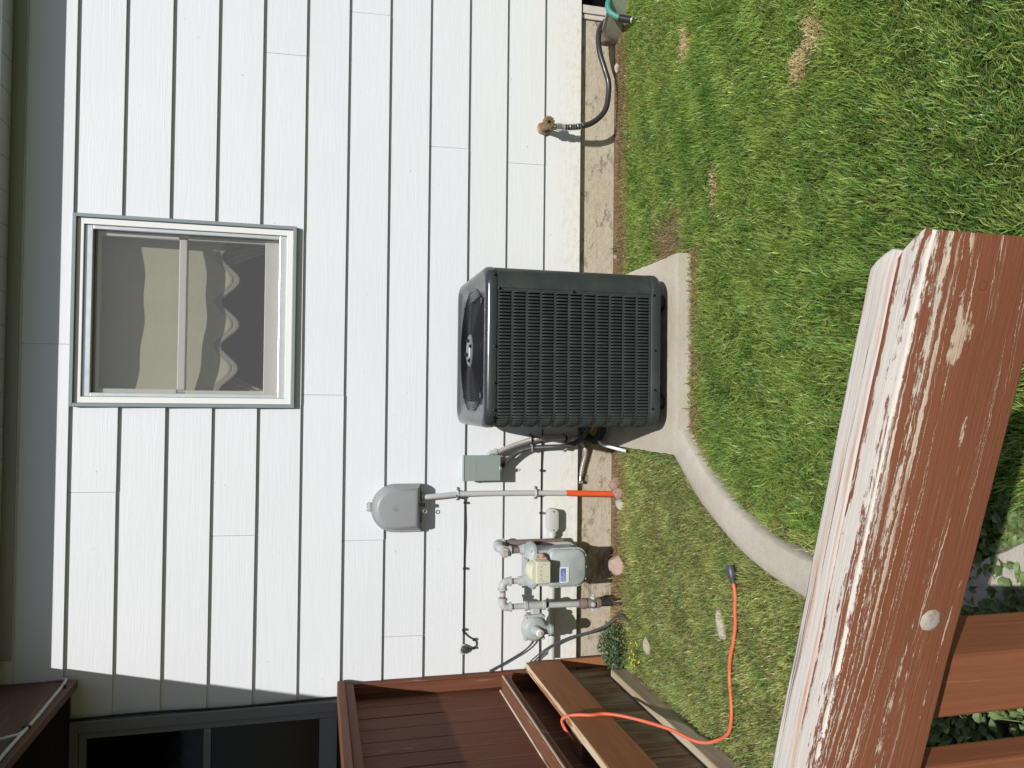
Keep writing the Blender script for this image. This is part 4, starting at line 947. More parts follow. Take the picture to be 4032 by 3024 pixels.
elbow([(XL, YM, 0.602), (XL, YM, 0.622), (XL-0.008, YM, 0.638), (XL-0.022, YM, 0.645), (XL-0.042, YM, 0.645)])
pipe((XL-0.038, YM, 0.645), (-0.985, YM, 0.644), 0.0145, 'rusty'); MB().cyl((-0.947, YM, 0.6445), (-0.968, YM, 0.6445), 0.0150, n=14).build('nipple_paint', 'pipe', gm, 0, True)
XR = -1.022
elbow([(-0.978, YM, 0.644), (XR+0.022, YM, 0.644), (XR+0.007, YM, 0.638), (XR, YM, 0.622), (XR, YM, 0.600)])
pipe((XR, YM, 0.605), (XR, YM, 0.53), 0.0145)
te = MB().lathe((XR, YM, 0.424), (0, 0, 1), [(0, 0.023), (0.001, 0.0245), (0.014, 0.0245), (0.016, 0.0205), (0.092, 0.0205), (0.094, 0.0245), (0.108, 0.0245), (0.109, 0.023)], 16).build('tee', 'pipe', gm, 0, True)
MB().box(XR-0.045, XR-0.01, YM-0.022, YM+0.015, 0.455, 0.50).build('tee_branch', 'pipe', te, 0.006)
pipe((XR-0.002, YM, 0.425), (XR-0.005, YM, 0.245), 0.0150, 'pipe', 'riser')
MB().cyl((XR-0.0005, YM, 0.421), (XR-0.001, YM, 0.409), 0.0155, n=14).build('pipe_band', 'black', gm)
XV = XR-0.005
MB().lathe((XV, YM, 0.252), (0, 0, -1), [(0, 0.021), (0.018, 0.022), (0.02, 0.026), (0.044, 0.027), (0.046, 0.022), (0.05, 0.022)], 12).build('union', 'rusty', gm, 0, True)
va = MB().lathe((XV, YM, 0.206), (0, 0, -1), [(0, 0.020), (0.012, 0.026), (0.04, 0.027), (0.052, 0.020), (0.056, 0.024), (0.074, 0.024), (0.078, 0.018)], 12).build('valve', 'rusty', gm, 0, True)
MB().lathe((XV, YM-0.02, 0.178), (0, -1, 0), [(0, 0.014), (0.012, 0.012), (0.014, 0.006)], 8).build('valve_plug', 'pipe', va)
MB().lathe((XV+0.018, YM, 0.172), (1, 0, -0.2), [(0, 0.016), (0.016, 0.014), (0.02, 0.008), (0.028, 0.008)], 8).build('valve_head', 'pipe', va, 0, True)
MB().box(XV-0.036, XV-0.02, YM-0.03, YM+0.01, 0.148, 0.185).build('valve_lug', 'pipe', va, 0.004)
pipe((XV, YM, 0.132), (XV-0.004, YM, -0.03), 0.0195, 'hose', 'sleeve')
# right leg: nipple, tee with plug, elbow back, pipe down the wall
XQ = -0.742
nut((XQ, YM, 0.520), (0, 0, 1), 0.030, 0.026); MB().lathe((XQ, YM, 0.546), (0, 0, 1), [(0, 0.025), (0.016, 0.022)], 14).build('coupling', 'pipe', gm, 0, True)
pipe((XQ, YM, 0.556), (XQ-0.004, YM, 0.612), 0.0155, 'rusty')
elbow([(XQ-0.004, YM, 0.604), (XQ-0.002, YM+0.004, 0.63), (XQ+0.004, YM+0.025, 0.650), (XQ+0.01, YM+0.055, 0.656)], 0.022)
MB().lathe((XQ-0.006, YM-0.006, 0.640), (-0.15, -1, 0), [(0, 0.024), (0.022, 0.024), (0.024, 0.021)], 14).build('tee_end', 'pipe', gm, 0, True)
MB().box(XQ-0.022, XQ+0.004, YM-0.044, YM-0.028, 0.628, 0.654).build('plug', 'rock_grey', gm, 0.003)
elbow([(XQ+0.01, YM+0.05, 0.656), (XQ+0.014, YM+0.085, 0.655), (XQ+0.016, YM+0.098, 0.642), (XQ+0.016, YM+0.102, 0.615)], 0.021)
pipe((XQ+0.016, YM+0.102, 0.62), (XQ+0.016, YM+0.102, 0.30), 0.0165, 'rusty', 'down_pipe')
# regulator
rc_ = (-1.124, -0.172, 0.487)
rg = MB().lathe(rc_, (0, -1, 0), [(-0.036, 0.03), (-0.03, 0.050), (-0.012, 0.058), (0.0, 0.066), (0.014, 0.066), (0.018, 0.0615), (0.034, 0.055), (0.040, 0.046), (0.042, 0.02)], 30).build('regulator', 'meter', gm, 0, True)
for a_ in (40, 140, 220, 320):
    x, z = rc_[0]+0.069*math.cos(R(a_)), rc_[2]+0.069*math.sin(R(a_))
    MB().lathe((x, -0.171, z), (0, -1, 0), [(0, 0.011), (0.016, 0.0105), (0.0165, 0.006), (0.022, 0.0055)], 8).build('lug', 'pipe', rg, 0, True)
MB().tube([(-1.128, -0.21, 0.492), (-1.129, -0.228, 0.486), (-1.131, -0.245, 0.480)], [0.026, 0.024, 0.0205], 18).build('spring_tower', 'meter', rg, 0, True)
MB().lathe((-1.131, -0.244, 0.4805), (-0.08, -1, -0.28), [(0, 0.0185), (0.012, 0.0180), (0.0145, 0.0165), (0.015, 0.003)], 18).build('vent_cap', 'white', rg, 0, True)
MB().box(-1.140, -1.122, -0.2625, -0.2615, 0.474, 0.4765).build('cap_slot', 'dial', rg)
MB().tube(smoothpath([(-1.126, -0.195, 0.470), (-1.129, -0.202, 0.450), (-1.131, -0.204, 0.430), (-1.132, -0.204, 0.412)], 4), [0.030, .03, .029, .028, .026, .025, .024, .023, .0225, .0225, .0225, .0225, .0225], 14).build('outlet', 'meter', rg, 0, True)
MB().lathe((-1.132, -0.204, 0.417), (0, 0, -1), [(0, 0.023), (0.002, 0.027), (0.014, 0.027), (0.018, 0.024)], 16).build('outlet_rim', 'meter', rg, 0, True)
MB().box(-1.072, -1.058, -0.195, -0.135, 0.445, 0.525).build('inlet_flange', 'pipe', rg, 0.005)
MB().box(-1.092, -1.071, -0.18, -0.15, 0.462, 0.505).build('inlet_neck', 'pipe', rg, 0.006)
MB().box(-1.168, -1.142, -0.2128, -0.2115, 0.468, 0.512).build('data_plate', 'dial', rg)
text_mesh('lettering', 'Itron', 0.019, (-1.104, -0.2105, 0.507), 0.0008, 'meter', rg, 'LEFT', (R(90), R(62), 0))
adopt(gm)

# ================================================================= SPIGOT AND HOSES
sp = thing('spigot', 'tarnished brass garden spigot with ribbed wheel on the siding', 'tap', (1.435, 0, 0.4))
MB().lathe((1.440, 0.006, 0.412), (0, -1, 0), [(0, 0.036), (0.008, 0.036), (0.011, 0.030), (0.014, 0.022)], 8).build('wall_flange', 'brass', sp, 0, True)
MB().box(1.418, 1.452, -0.016, 0.003, 0.378, 0.402).build('flange_ear', 'brass', sp, 0.004)
MB().tube(smoothpath([(1.438, 0.0, 0.412), (1.436, -0.03, 0.411), (1.432, -0.06, 0.405), (1.427, -0.078, 0.39), (1.424, -0.086, 0.37)], 5), 0.0165, 12).build('body', 'brass', sp, 0, True)
MB().cyl((1.437, -0.055, 0.408), (1.440, -0.096, 0.412), 0.012, n=10).build('stem', 'brass', sp, 0, True)
wh = []
for i in range(36):
    a_ = 2*math.pi*i/36; r_ = 0.030+(0.0026 if i % 3 else -0.0026); wh.append((1.440+r_*math.cos(a_), 0.412+r_*math.sin(a_)))
MB().loft([xz(wh, -0.094), xz(wh, -0.104), xz(inset(wh, 0.010), -0.106)]).build('wheel', 'brass', sp, 0, True)
MB().lathe((1.440, -0.105, 0.412), (0, -1, 0), [(0, 0.0095), (0.0015, 0.0095), (0.002, 0.005)], 12).build('wheel_bore', 'coil', sp)
for a_ in (20, 80, 140, 200, 260, 320): MB().tube([(1.44+0.013*math.cos(R(a_)), -0.1065, 0.412+0.013*math.sin(R(a_))), (1.44+0.019*math.cos(R(a_)), -0.1065, 0.412+0.019*math.sin(R(a_)))], 0.0016, 5).build('wheel_slot', 'coil', sp)
adopt(sp)
hs = thing('garden_hose', 'black garden hose with spring collar dropping from the spigot along the foundation', 'hose', (1.5, -0.1, 0.05))
hp = smoothpath([(1.424, -0.087, 0.356), (1.424, -0.093, 0.325), (1.425, -0.100, 0.29), (1.431, -0.108, 0.245), (1.45, -0.112, 0.19), (1.488, -0.112, 0.14), (1.54, -0.106, 0.103), (1.61, -0.10, 0.087), (1.683, -0.10, 0.086), (1.753, -0.10, 0.108), (1.84, -0.09, 0.132), (1.912, -0.08, 0.137), (1.962, -0.07, 0.130), (2.02, -0.03, 0.10), (2.10, 0.0, 0.03)], 8)
MB().tube(hp, 0.0145, 12).build('tube', 'hose', hs, 0, True)
MB().lathe((1.424, -0.087, 0.368), (0, -0.12, -1), [(0, 0.019), (0.003, 0.0215), (0.026, 0.0215), (0.029, 0.018)], 10).build('coupling', 'chrome', hs, 0)
MB().cyl((1.424, -0.091, 0.339), (1.424, -0.093, 0.322), 0.0165, n=12).build('ferrule', 'galv', hs, 0, True)
P = resample(hp, 0.0012); coil_ = []
i0 = 28; turns = 7.0; L_ = 78
for i in range(L_):
    p = P[i0+i]; t = (P[i0+i+1]-p).normalized(); a_ = t.orthogonal().normalized(); b_ = t.cross(a_); th = 2*math.pi*turns*i/L_
    coil_.append(p+0.0185*(math.cos(th)*a_+math.sin(th)*b_))
MB().tube(coil_, 0.0013, 5).build('spring', 'galv', hs, 0, True)
adopt(hs)
gh = thing('green_hose', 'green hose end with black grip draped over the window well rim', 'hose', (2.0, -0.2, 0.05))
MB().tube(smoothpath([(2.26, -0.10, 0.02), (2.16, -0.14, 0.075), (2.085, -0.165, 0.112), (2.045, -0.18, 0.124), (2.012, -0.19, 0.117), (1.988, -0.205, 0.096), (1.968, -0.225, 0.072)], 8), 0.0145, 12).build('tube', 'green_hose', gh, 0, True)
MB().tube([(1.970, -0.222, 0.075), (1.956, -0.243, 0.052), (1.944, -0.265, 0.028)], [0.0185, 0.0185, 0.0175], 14).build('grip', 'black', gh, 0, True)
MB().cyl((1.944, -0.265, 0.028), (1.940, -0.272, 0.021), 0.0165, n=12).build('tip', 'galv', gh, 0, True)
adopt(gh)
ww = smoothpath([(1.955, 0.03, 0), (1.965, -0.03, 0), (2.0, -0.09, 0), (2.07, -0.155, 0), (2.17, -0.21, 0), (2.32, -0.25, 0), (2.52, -0.265, 0), (2.72, -0.25, 0), (2.87, -0.21, 0), (2.97, -0.155, 0), (3.04, -0.09, 0), (3.075, -0.03, 0), (3.085, 0.03, 0)], 6)
loops = []
for zz, off in ((-0.30, 0), (-0.02, 0), (0.02, 0.006), (0.055, -0.004), (0.085, 0.004), (0.108, 0.0), (0.112, 0.004), (0.108, 0.008)):
    L = []
    for i, p in enumerate(ww):
        t = (ww[min(i+1, len(ww)-1)]-ww[max(i-1, 0)]).normalized(); L.append((p.x+t.y*off, p.y-t.x*off, zz))
    loops.append(L)
mb = MB(); n_ = len(ww); vs = [p for L in loops for p in L]
mb.add(vs, [(i*n_+j, i*n_+j+1, (i+1)*n_+j+1, (i+1)*n_+j) for i in range(len(loops)-1) for j in range(n_-1)])
o = mb.build('window_well', 'galv', None, 0, True); o.modifiers.new('t', 'SOLIDIFY').thickness = 0.003
tag(o, 'corrugated galvanised window well around the basement window', 'window well')

# ================================================================= EXTENSION CORD
ec = thing('extension_cord', 'orange extension cord trailing from the deck rim across the lawn', 'cord', (-1.2, -1.2, 0))
cpts = [(-1.50, -0.70, 0.44), (-1.44, -0.77, 0.47), (-1.395, -0.735, 0.505), (-1.365, -0.70, 0.507), (-1.340, -0.73, 0.462), (-1.333, -0.762, 0.40), (-1.331, -0.765, 0.345), (-1.330, -0.80, 0.285), (-1.330, -0.875, 0.21), (-1.330, -0.98, 0.135), (-1.336, -1.07, 0.090), (-1.330, -1.12, 0.055), (-1.300, -1.17, 0.030), (-1.262, -1.222, 0.025), (-1.225, -1.247, 0.023), (-1.171, -1.255, 0.022), (-1.12, -1.246, 0.019), (-1.07, -1.241, 0.021), (-1.02, -1.234, 0.019), (-0.962, -1.247, 0.024), (-0.888, -1.266, 0.021), (-0.83, -1.274, 0.019), (-0.77, -1.277, 0.023), (-0.718, -1.281, 0.024), (-0.672, -1.273, 0.028)]
MB().tube(smoothpath(cpts, 8), 0.0070, 10).build('flex', 'cord', ec, 0, True)
MB().tube([(-0.676, -1.274, 0.028), (-0.66, -1.270, 0.030), (-0.652, -1.268, 0.030), (-0.622, -1.257, 0.030), (-0.612, -1.253, 0.030)], [0.010, 0.011, 0.0165, 0.017, 0.0145], 12).build('plug', 'flexg', ec, 0, True)
adopt(ec)

# ================================================================= ROCKS
def rock(c, s, mat, label, seed, rot=0.0, flat=1.0):
    rn = random.Random(seed); bm = bmesh.new(); bmesh.ops.create_icosphere(bm, subdivisions=4, radius=1.0)
    fr_ = [(Vector((rn.uniform(-1, 1), rn.uniform(-1, 1), rn.uniform(-1, 1))).normalized(), rn.uniform(0.55, 0.9)) for _ in range(12)]
    ph = [rn.uniform(0, 6) for _ in range(6)]
    for v_ in bm.verts:
        p = v_.co.copy()
        for nrm, d_ in fr_:
            e = p.dot(nrm)-d_
            if e > 0: p -= nrm*e*0.85
        p *= 1+0.035*math.sin(7*p.x+ph[0])*math.sin(6*p.y+ph[1])+0.02*math.sin(17*p.y+ph[2])*math.sin(15*p.z+ph[3])+0.012*math.sin(31*p.x+ph[4])*math.sin(29*p.z+ph[5])
        v_.co = Vector((p.x*s[0], p.y*s[1], p.z*s[2]))
    me = bpy.data.meshes.new('rock'); bm.to_mesh(me); bm.free(); me.materials.append(M[mat])
    me.polygons.foreach_set('use_smooth', [True]*len(me.polygons))
    o = bpy.data.objects.new('rock', me); col.objects.link(o); o.location = c; o.rotation_euler = (0, 0, rot)
    return tag(o, label, 'rock')
rock((-0.84, -0.125, 0.022), (0.062, 0.058, 0.05), 'rock_pink', 'rounded pink granite rock in the grass below the gas meter', 3, 0.3)
rock((-0.428, -0.07, 0.014), (0.050, 0.040, 0.042), 'rock_brown', 'reddish brown rock right of the orange pipe end', 5, 0.5)
rock((-0.480, -0.115, 0.016), (0.046, 0.034, 0.038), 'rock_brown', 'dark brown cracked rock in front of the orange pipe end', 8, 1.4)
rock((-0.535, -0.14, 0.018), (0.038, 0.03, 0.030), 'rock_grey', 'pale grey jagged rock left of the orange pipe end', 12, 0.8)
rock((-1.152, -0.475, 0.014), (0.045, 0.030, 0.02), 'rock_grey', 'flat pale stone in the lawn near the deck', 15, 0.4)
rock((-0.862, -1.150, 0.014), (0.068, 0.035, 0.016), 'rock_grey', 'flat grey stone sunk in the lawn beside the orange cord', 17, 0.45)
rock((1.79, -0.035, 0.012), (0.032, 0.016, 0.016), 'rock_grey', 'small pale stone against the foundation under the hose', 19, 0.1)
rock((0.36+0.42, -0.03, 0.010), (0.014, 0.012, 0.012), 'rock_grey', 'tiny grey pebble by the foundation right of the pad', 23, 0.1)

# ================================================================= GRASS
def dist_curb(x, y):
    d = np.full(x.shape, 9.0); side = np.zeros(x.shape)
    for (ax_, ay_), (bx_, by_) in zip(CP[:-1], CP[1:]):
        dx, dy = bx_-ax_, by_-ay_; t = np.clip(((x-ax_)*dx+(y-ay_)*dy)/(dx*dx+dy*dy), 0, 1)
        dd = np.hypot(x-ax_-t*dx, y-ay_-t*dy); s_ = dx*(y-ay_)-dy*(x-ax_)
        m = dd < d; d = np.where(m, dd, d); side = np.where(m, s_, side)
    return d, side          # side > 0: lawn enclosed by the curb (right), < 0: towards the deck
def fbm(x, y, s, seed):
    r_ = np.random.default_rng(seed); out = np.zeros_like(x)
    for o_ in range(4):
        for _ in range(3):
            a_ = r_.uniform(0, 6.28); f_ = s*(1.9**o_)*r_.uniform(0.8, 1.25); out += np.sin((x*math.cos(a_)+y*math.sin(a_))*f_+r_.uniform(0, 6.28))/(1.7**o_)
    return out/4.0
def blades(name, x, y, length, width, lean, az, colr, z0=None, mat='grass'):
    n = len(x); z0 = np.zeros(n) if z0 is None else z0
    dx, dy = np.cos(az), np.sin(az)
    tw = az+np.pi/2+rng.normal(0, 0.7, n); wx, wy = np.cos(tw)*width/2, np.sin(tw)*width/2
    V = np.zeros((n, 5, 3), np.float32)
    h1 = length*0.5; l1 = lean*0.55
    mx, my, mz = x+dx*h1*np.sin(l1), y+dy*h1*np.sin(l1), z0+h1*np.cos(l1)
    tx, ty, tz = mx+dx*h1*np.sin(lean*1.35), my+dy*h1*np.sin(lean*1.35), mz+h1*np.cos(lean*1.35)
    V[:, 0] = np.stack([x-wx, y-wy, z0-0.004], 1); V[:, 1] = np.stack([x+wx, y+wy, z0-0.004], 1)
    V[:, 2] = np.stack([mx+wx*0.85, my+wy*0.85, mz], 1); V[:, 3] = np.stack([mx-wx*0.85, my-wy*0.85, mz], 1)
    V[:, 4] = np.stack([tx, ty, np.maximum(tz, 0.002)], 1)
    me = bpy.data.meshes.new(name); me.vertices.add(n*5); me.vertices.foreach_set('co', V.ravel())
    b5 = np.arange(n, dtype=np.int32)*5
    loops_ = np.stack([b5, b5+1, b5+2, b5+3, b5+3, b5+2, b5+4], 1).ravel()
    me.loops.add(n*7); me.loops.foreach_set('vertex_index', loops_)
    me.polygons.add(n*2); ls_ = np.stack([np.arange(n)*7, np.arange(n)*7+4], 1).ravel().astype(np.int32)
    me.polygons.foreach_set('loop_start', ls_)
    try: me.polygons.foreach_set('loop_total', np.tile([4, 3], n).astype(np.int32))
    except Exception: pass
    at = me.color_attributes.new('Col', 'FLOAT_COLOR', 'POINT')
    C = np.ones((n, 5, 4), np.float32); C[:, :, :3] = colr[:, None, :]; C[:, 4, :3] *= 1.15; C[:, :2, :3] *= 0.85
    at.data.foreach_set('color', C.ravel())
    me.update(calc_edges=True); me.validate(); me.materials.append(M[mat])
    o = bpy.data.objects.new(name, me); col.objects.link(o); return o
def gauss(x, y, cx_, cy_, sx_, sy_, th=0.0):
    c_, s_ = math.cos(th), math.sin(th); u = (x-cx_)*c_+(y-cy_)*s_; v_ = -(x-cx_)*s_+(y-cy_)*c_
    return np.exp(-(u/sx_)**2-(v_/sy_)**2)
# samples, denser where the camera looks
def sample(n, x0, x1, y0, y1): return np.stack([rng.uniform(x0, x1, n), rng.uniform(y0, y1, n)], 1)
pts = np.concatenate([sample(400000, -1.36, 2.35, -2.65, -0.0), sample(60000, 2.35, 4.2, -4.6, 0.0), sample(75000, -1.36, 2.35, -4.8, -2.65)])
x, y = pts[:, 0], pts[:, 1]
dc, sd = dist_curb(x, y)
right = sd > 0
right = np.where(y > -0.86, x > 0.2, right)
keep = dc > 0.068+0.010*fbm(x, y, 34, 61)
keep &= ~((x > -0.229) & (x < 0.644) & (y > -0.877))          # pad
keep &= ~((x > 1.94) & (y > -0.28) & (np.hypot((x-2.52)/0.585, y/0.29) < 1.0))
edge_n = 0.03+0.028*fbm(x, y, 9, 4)
wall_d = -y
thin = np.ones(len(x))
thin *= np.clip((wall_d-(0.05+np.where(x > 0.65, 0.03, 0.0)+edge_n))/0.06, 0.0, 1)      # bare strip under the wall
thin *= 1-0.97*np.clip(gauss(x, y, 0.715, -0.69, 0.11, 0.13)*1.8, 0, 1)           # bare soil by the pad corner
thin *= 1-0.8*np.clip(gauss(x, y, 0.80, -0.54, 0.03, 0.05)*1.5, 0, 1)
thin *= np.where(~right, np.clip(0.92+0.30*fbm(x, y, 7, 8), 0.45, 1), 1.0)
thin *= np.where(right & (y < -0.84), np.clip((-0.905-y+0.015*fbm(x, y, 30, 3))/0.03, 0.12, 1) + (x > 0.66) + (x < -0.25), 1.0).clip(0, 1)
thin *= np.clip((x+1.352)/0.03, 0, 1)
keep &= ~((~right) & (y < -2.2))
keep &= rng.uniform(0, 1, len(x)) < thin
x, y, right, wall_d, dc = x[keep], y[keep], right[keep], wall_d[keep], dc[keep]
n = len(x)
dry = np.zeros(n)
patch_ = 1.2*gauss(x, y, 1.564, -0.84, 0.10, 0.055, 0.2)+1.1*gauss(x, y, 1.20, -1.725, 0.08, 0.045, 0.3)+1.1*gauss(x, y, 1.125, -1.65, 0.065, 0.045, -0.2)+0.8*gauss(x, y, 0.86, -1.09, 0.10, 0.04)
patch_ *= np.clip(0.9+0.9*fbm(x, y, 34, 51), 0.1, 1.6)
dry += patch_
dry += np.where(right, 0, 0.17+0.24*fbm(x, y, 5, 21))
dry += 0.6*np.exp(-((wall_d-0.10)/0.06)**2)
dry += np.where(right, 0.62*np.exp(-((dc-0.085)/0.035)**2), 0.25*np.exp(-((dc-0.08)/0.03)**2))
dry += np.where(right & (y > -1.06) & (y < -0.86) & (x < 0.66), 0.75*np.exp(-((y+0.93)/0.05)**2), 0)
dry += np.where(right & (y > -0.75) & (x > 0.6), 0.22+0.14*fbm(x, y, 6, 31), 0)
dry += 0.06*fbm(x, y, 4, 5)
isdry = rng.uniform(0, 1, n) < np.clip(dry, 0.04, 0.96)
L = np.where(right, rng.uniform(0.030, 0.056, n), rng.uniform(0.020, 0.040, n))
L *= np.clip(0.95+0.22*fbm(x, y, 3.0, 2)+0.36*fbm(x, y, 30, 19), 0.45, 1.6)
L *= np.where(right & (y > -0.8), 0.72, 1.0); L *= np.where(isdry, 0.75, 1.0)*(1-0.25*np.clip(patch_, 0, 1))
flow = 1.2*fbm(x, y, 2.2, 6)-1.7
az = flow+1.1*fbm(x, y, 24, 41)+rng.normal(0, 1.0, n)
lean = np.clip(rng.normal(0.52, 0.27, n)+0.22*fbm(x, y, 5, 9), 0.03, 1.3); lean = np.where(isdry, np.clip(lean+0.3, 0, 1.4), lean)
wd = np.where(right, rng.uniform(0.0016, 0.0050, n), rng.uniform(0.0015, 0.0036, n))
tn = np.clip(0.5+0.30*fbm(x, y, 3.1, 12)+0.25*fbm(x, y, 26, 14)+rng.normal(0, 0.26, n), 0, 1)[:, None]
gcol = np.array([0.125, 0.265, 0.062])*(1-tn)+np.array([0.52, 0.66, 0.20])*tn
gcol = np.where(right[:, None], gcol, gcol*np.array([1.32, 1.12, 1.45]))
yl = (rng.uniform(0, 1, n) < 0.05)[:, None]; gcol = np.where(yl, np.array([0.42, 0.42, 0.10]), gcol)
td = rng.uniform(0, 1, n)[:, None]; dcol = np.array([0.50, 0.38, 0.19])*(1-td)+np.array([0.85, 0.70, 0.42])*td
colr = np.where(isdry[:, None], dcol, gcol)*rng.uniform(0.8, 1.2, n)[:, None]
lm = right
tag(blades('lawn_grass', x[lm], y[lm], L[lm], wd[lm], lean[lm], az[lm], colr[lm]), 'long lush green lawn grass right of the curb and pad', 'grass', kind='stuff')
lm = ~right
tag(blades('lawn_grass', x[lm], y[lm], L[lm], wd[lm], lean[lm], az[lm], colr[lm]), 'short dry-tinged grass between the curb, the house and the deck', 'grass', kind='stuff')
# thatch: dry curled bits lying on the soil
q = sample(30000, -1.36, 2.3, -0.26, -0.03); q2 = sample(9000, -0.3, 0.7, -1.0, -0.885); q3 = sample(5000, 0.55, 0.9, -0.9, -0.5)
q4 = sample(14000, -1.36, -0.3, -1.6, -0.2)
def blob(n_, cx_, cy_, sx_, sy_, th): 
    a_ = rng.normal(0, 1, (n_, 2))*np.array([sx_, sy_])*0.6; c_, s_ = math.cos(th), math.sin(th)
    return np.stack([cx_+a_[:, 0]*c_-a_[:, 1]*s_, cy_+a_[:, 0]*s_+a_[:, 1]*c_], 1)
qp = np.concatenate([blob(430, 1.564, -0.84, 0.085, 0.045, 0.2), blob(300, 1.20, -1.725, 0.065, 0.035, 0.3), blob(260, 1.125, -1.65, 0.055, 0.035, -0.2), blob(150, 0.86, -1.09, 0.08, 0.03, 0)])
q = np.concatenate([q, q2, q3, q4, qp]); x, y = q[:, 0], q[:, 1]; ispatch = np.arange(len(x)) >= len(x)-len(qp)
dc, sd = dist_curb(x, y)
kp = (rng.uniform(0, 1, len(x)) < np.clip(0.75*np.exp(-((-y-0.08)/0.10)**2)+np.where(y < -0.26, 0.45, 0)+ispatch, 0, 1)) & ~((x > -0.235) & (x < 0.648) & (y > -0.880)) & (dc > 0.08) & ~((x > 1.94) & (y > -0.28))
x, y, ispatch = x[kp], y[kp], ispatch[kp]; n = len(x)
td = rng.uniform(0, 1, n)[:, None]
tcol = (np.array([0.20, 0.13, 0.065])*(1-td)+np.array([0.52, 0.39, 0.21])*td)
tcol = np.where(ispatch[:, None], np.array([0.62, 0.48, 0.25])*(1-td)+np.array([0.90, 0.76, 0.47])*td, tcol)
tag(blades('thatch', x, y, rng.uniform(0.012, 0.04, n), rng.uniform(0.0015, 0.003, n), rng.uniform(1.0, 1.7, n), rng.uniform(0, 6.28, n), tcol, np.where(ispatch, rng.uniform(0.004, 0.026, n), rng.uniform(0, 0.012, n))), 'dry brown thatch on the soil along the foundation and pad', 'thatch', kind='stuff')

# ---- small plants
def leafy(name, label, cat, cx_, cy_, sx_, sy_, h, nleaf, size, c0, c1, seed, flowers=0, kind=None):
    r_ = np.random.default_rng(seed); t_ = thing(name, label, cat, (cx_, cy_, 0))
    rad = np.sqrt(r_.uniform(0, 1, nleaf)); an = r_.uniform(0, 6.28, nleaf)
    px, py = cx_+sx_*rad*np.cos(an), cy_+sy_*rad*np.sin(an); pz = h*(1-0.65*rad**2)*r_.uniform(0.3, 1.0, nleaf)+0.006
    vs = []; fs = []; cs = []; K = 7
    for i in range(nleaf):
        s_ = size*r_.uniform(0.6, 1.25); yaw = r_.uniform(0, 6.28); tl = r_.uniform(0, 0.9); ta = r_.uniform(0, 6.28)
        q_ = Quaternion((math.cos(ta), math.sin(ta), 0), tl) @ Quaternion((0, 0, 1), yaw)
        b_ = len(vs); prof_ = [(0, 0), (0.35, 0.36), (0.75, 0.5), (1.1, 0.3), (1.25, 0), (1.1, -0.3), (0.75, -0.5), (0.35, -0.36)]
        vs.append(tuple(Vector((px[i], py[i], pz[i]))+q_ @ Vector((s_*0.6, 0, -s_*0.12))))
        for u_, v_ in prof_: vs.append(tuple(Vector((px[i], py[i], pz[i]))+q_ @ Vector((u_*s_, v_*s_, 0.08*s_*math.sin(u_*2.4)+abs(v_)*0.25*s_))))
        for k_ in range(8): fs.append((b_, b_+1+k_, b_+1+(k_+1) % 8))
        tt = r_.uniform(0, 1); cc = [c0[m_]*(1-tt)+c1[m_]*tt for m_ in range(3)]; cs += [cc]*9
    me = bpy.data.meshes.new('leaf_mass'); me.from_pydata(vs, [], fs); me.update()
    at = me.color_attributes.new('Col', 'FLOAT_COLOR', 'POINT'); at.data.foreach_set('color', np.concatenate([np.array(cs, np.float32), np.ones((len(cs), 1), np.float32)], 1).ravel())
    me.materials.append(M['leaf']); o = bpy.data.objects.new('leaf_mass', me); col.objects.link(o); o.parent = t_; o['kind'] = 'stuff'
    mb = MB()
    for i in range(0, nleaf, 4):
        mb.tube([(cx_+(px[i]-cx_)*0.5, cy_+(py[i]-cy_)*0.5, -0.005), (px[i]*0.8+cx_*0.2, py[i]*0.8+cy_*0.2, pz[i]*0.6), (px[i], py[i], pz[i])], 0.0011, 4, False)
    st_ = mb.build('stems', 'stem', t_); st_['kind'] = 'stuff'
    if flowers:
        for i in range(flowers):
            j = r_.integers(0, nleaf); MB().lathe((px[j], py[j], pz[j]+0.012), (0, 0, 1), [(0, 0.002), (0.003, 0.0055), (0.005, 0.005), (0.006, 0.001)], 7).build('flower', 'yellow', t_)
    adopt(t_); return t_
M['stem'] = m_plain('green_stem', (0.12, 0.16, 0.05), 0.6); M['yellow'] = m_plain('yellow_petal', (0.55, 0.50, 0.05), 0.6)
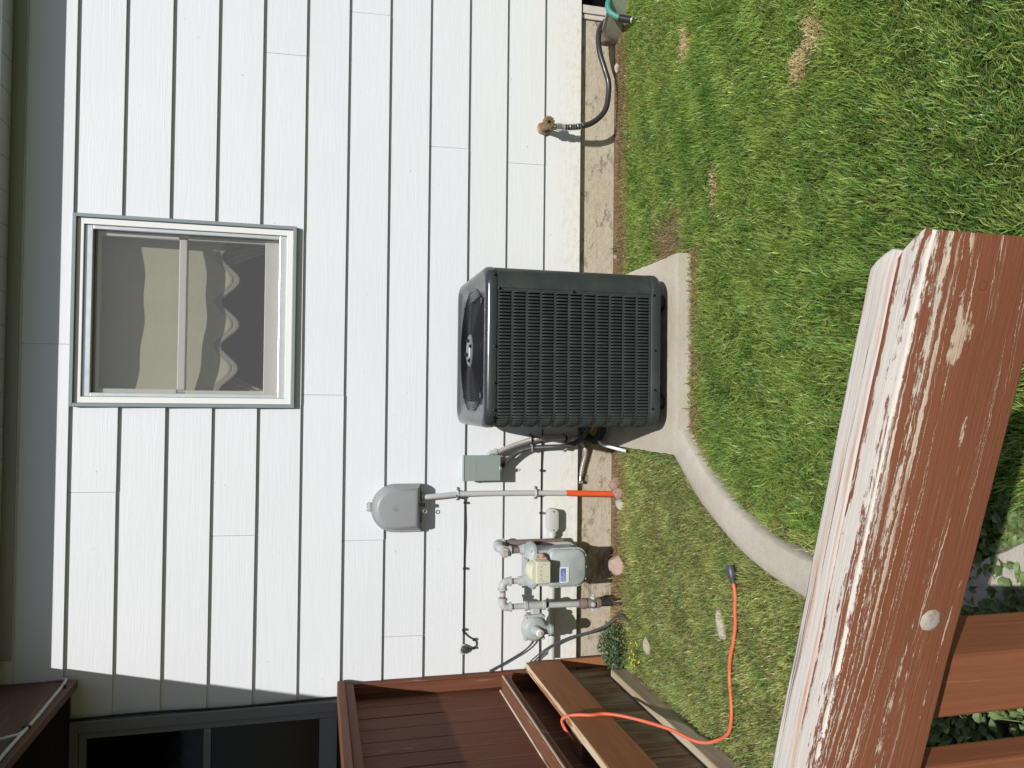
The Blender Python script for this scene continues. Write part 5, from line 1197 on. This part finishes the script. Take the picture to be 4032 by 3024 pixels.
leafy('clover_weed', 'bushy grey-green clover weed at the deck corner against the wall', 'weed', -1.258, -0.13, 0.135, 0.135, 0.12, 800, 0.012, (0.055, 0.10, 0.045), (0.14, 0.20, 0.10), 3)
leafy('flowering_weed', 'yellow-flowered weed in the lawn near the deck timber', 'weed', -1.225, -0.375, 0.085, 0.065, 0.035, 160, 0.008, (0.10, 0.16, 0.03), (0.22, 0.28, 0.05), 5, 13)
leafy('ground_cover', 'dark leafy ground cover beyond the curb under the handrail', 'ground cover', -0.70, -2.57, 0.50, 0.46, 0.095, 3600, 0.020, (0.075, 0.125, 0.04), (0.20, 0.28, 0.10), 7)
def tuft(cx_, cy_, n_, ln, sp_, label, seed, c0, c1, name='grass_tuft'):
    r_ = np.random.default_rng(seed); x = cx_+r_.normal(0, sp_, n_); y = cy_+r_.normal(0, sp_*0.7, n_)
    tt = r_.uniform(0, 1, n_)[:, None]; cc = np.array(c0)*(1-tt)+np.array(c1)*tt
    return tag(blades(name, x, y, r_.uniform(0.5, 1, n_)*ln, r_.uniform(0.0018, 0.0032, n_), r_.uniform(0.3, 1.15, n_), r_.uniform(0, 6.28, n_), cc), label, 'grass tuft')
tuft(-1.075, -0.17, 160, 0.15, 0.035, 'tuft of long straw-coloured dead grass around the gas valve', 31, (0.45, 0.33, 0.16), (0.70, 0.56, 0.32))
tuft(-0.90, -0.09, 90, 0.10, 0.05, 'low straw-coloured tuft against the foundation under the gas meter', 32, (0.38, 0.27, 0.13), (0.60, 0.46, 0.26))
tuft(0.815, -0.03, 26, 0.07, 0.012, 'small green weed sprouting by the foundation right of the pad', 33, (0.08, 0.14, 0.05), (0.16, 0.22, 0.09))
tuft(0.74, -0.745, 20, 0.05, 0.012, 'small green grass sprig in the bare soil by the pad corner', 34, (0.08, 0.15, 0.04), (0.15, 0.22, 0.06))
tuft(-1.20, -0.06, 40, 0.09, 0.03, 'thin dry sprigs poking from the clover beside the wall', 35, (0.45, 0.42, 0.2), (0.65, 0.58, 0.34))
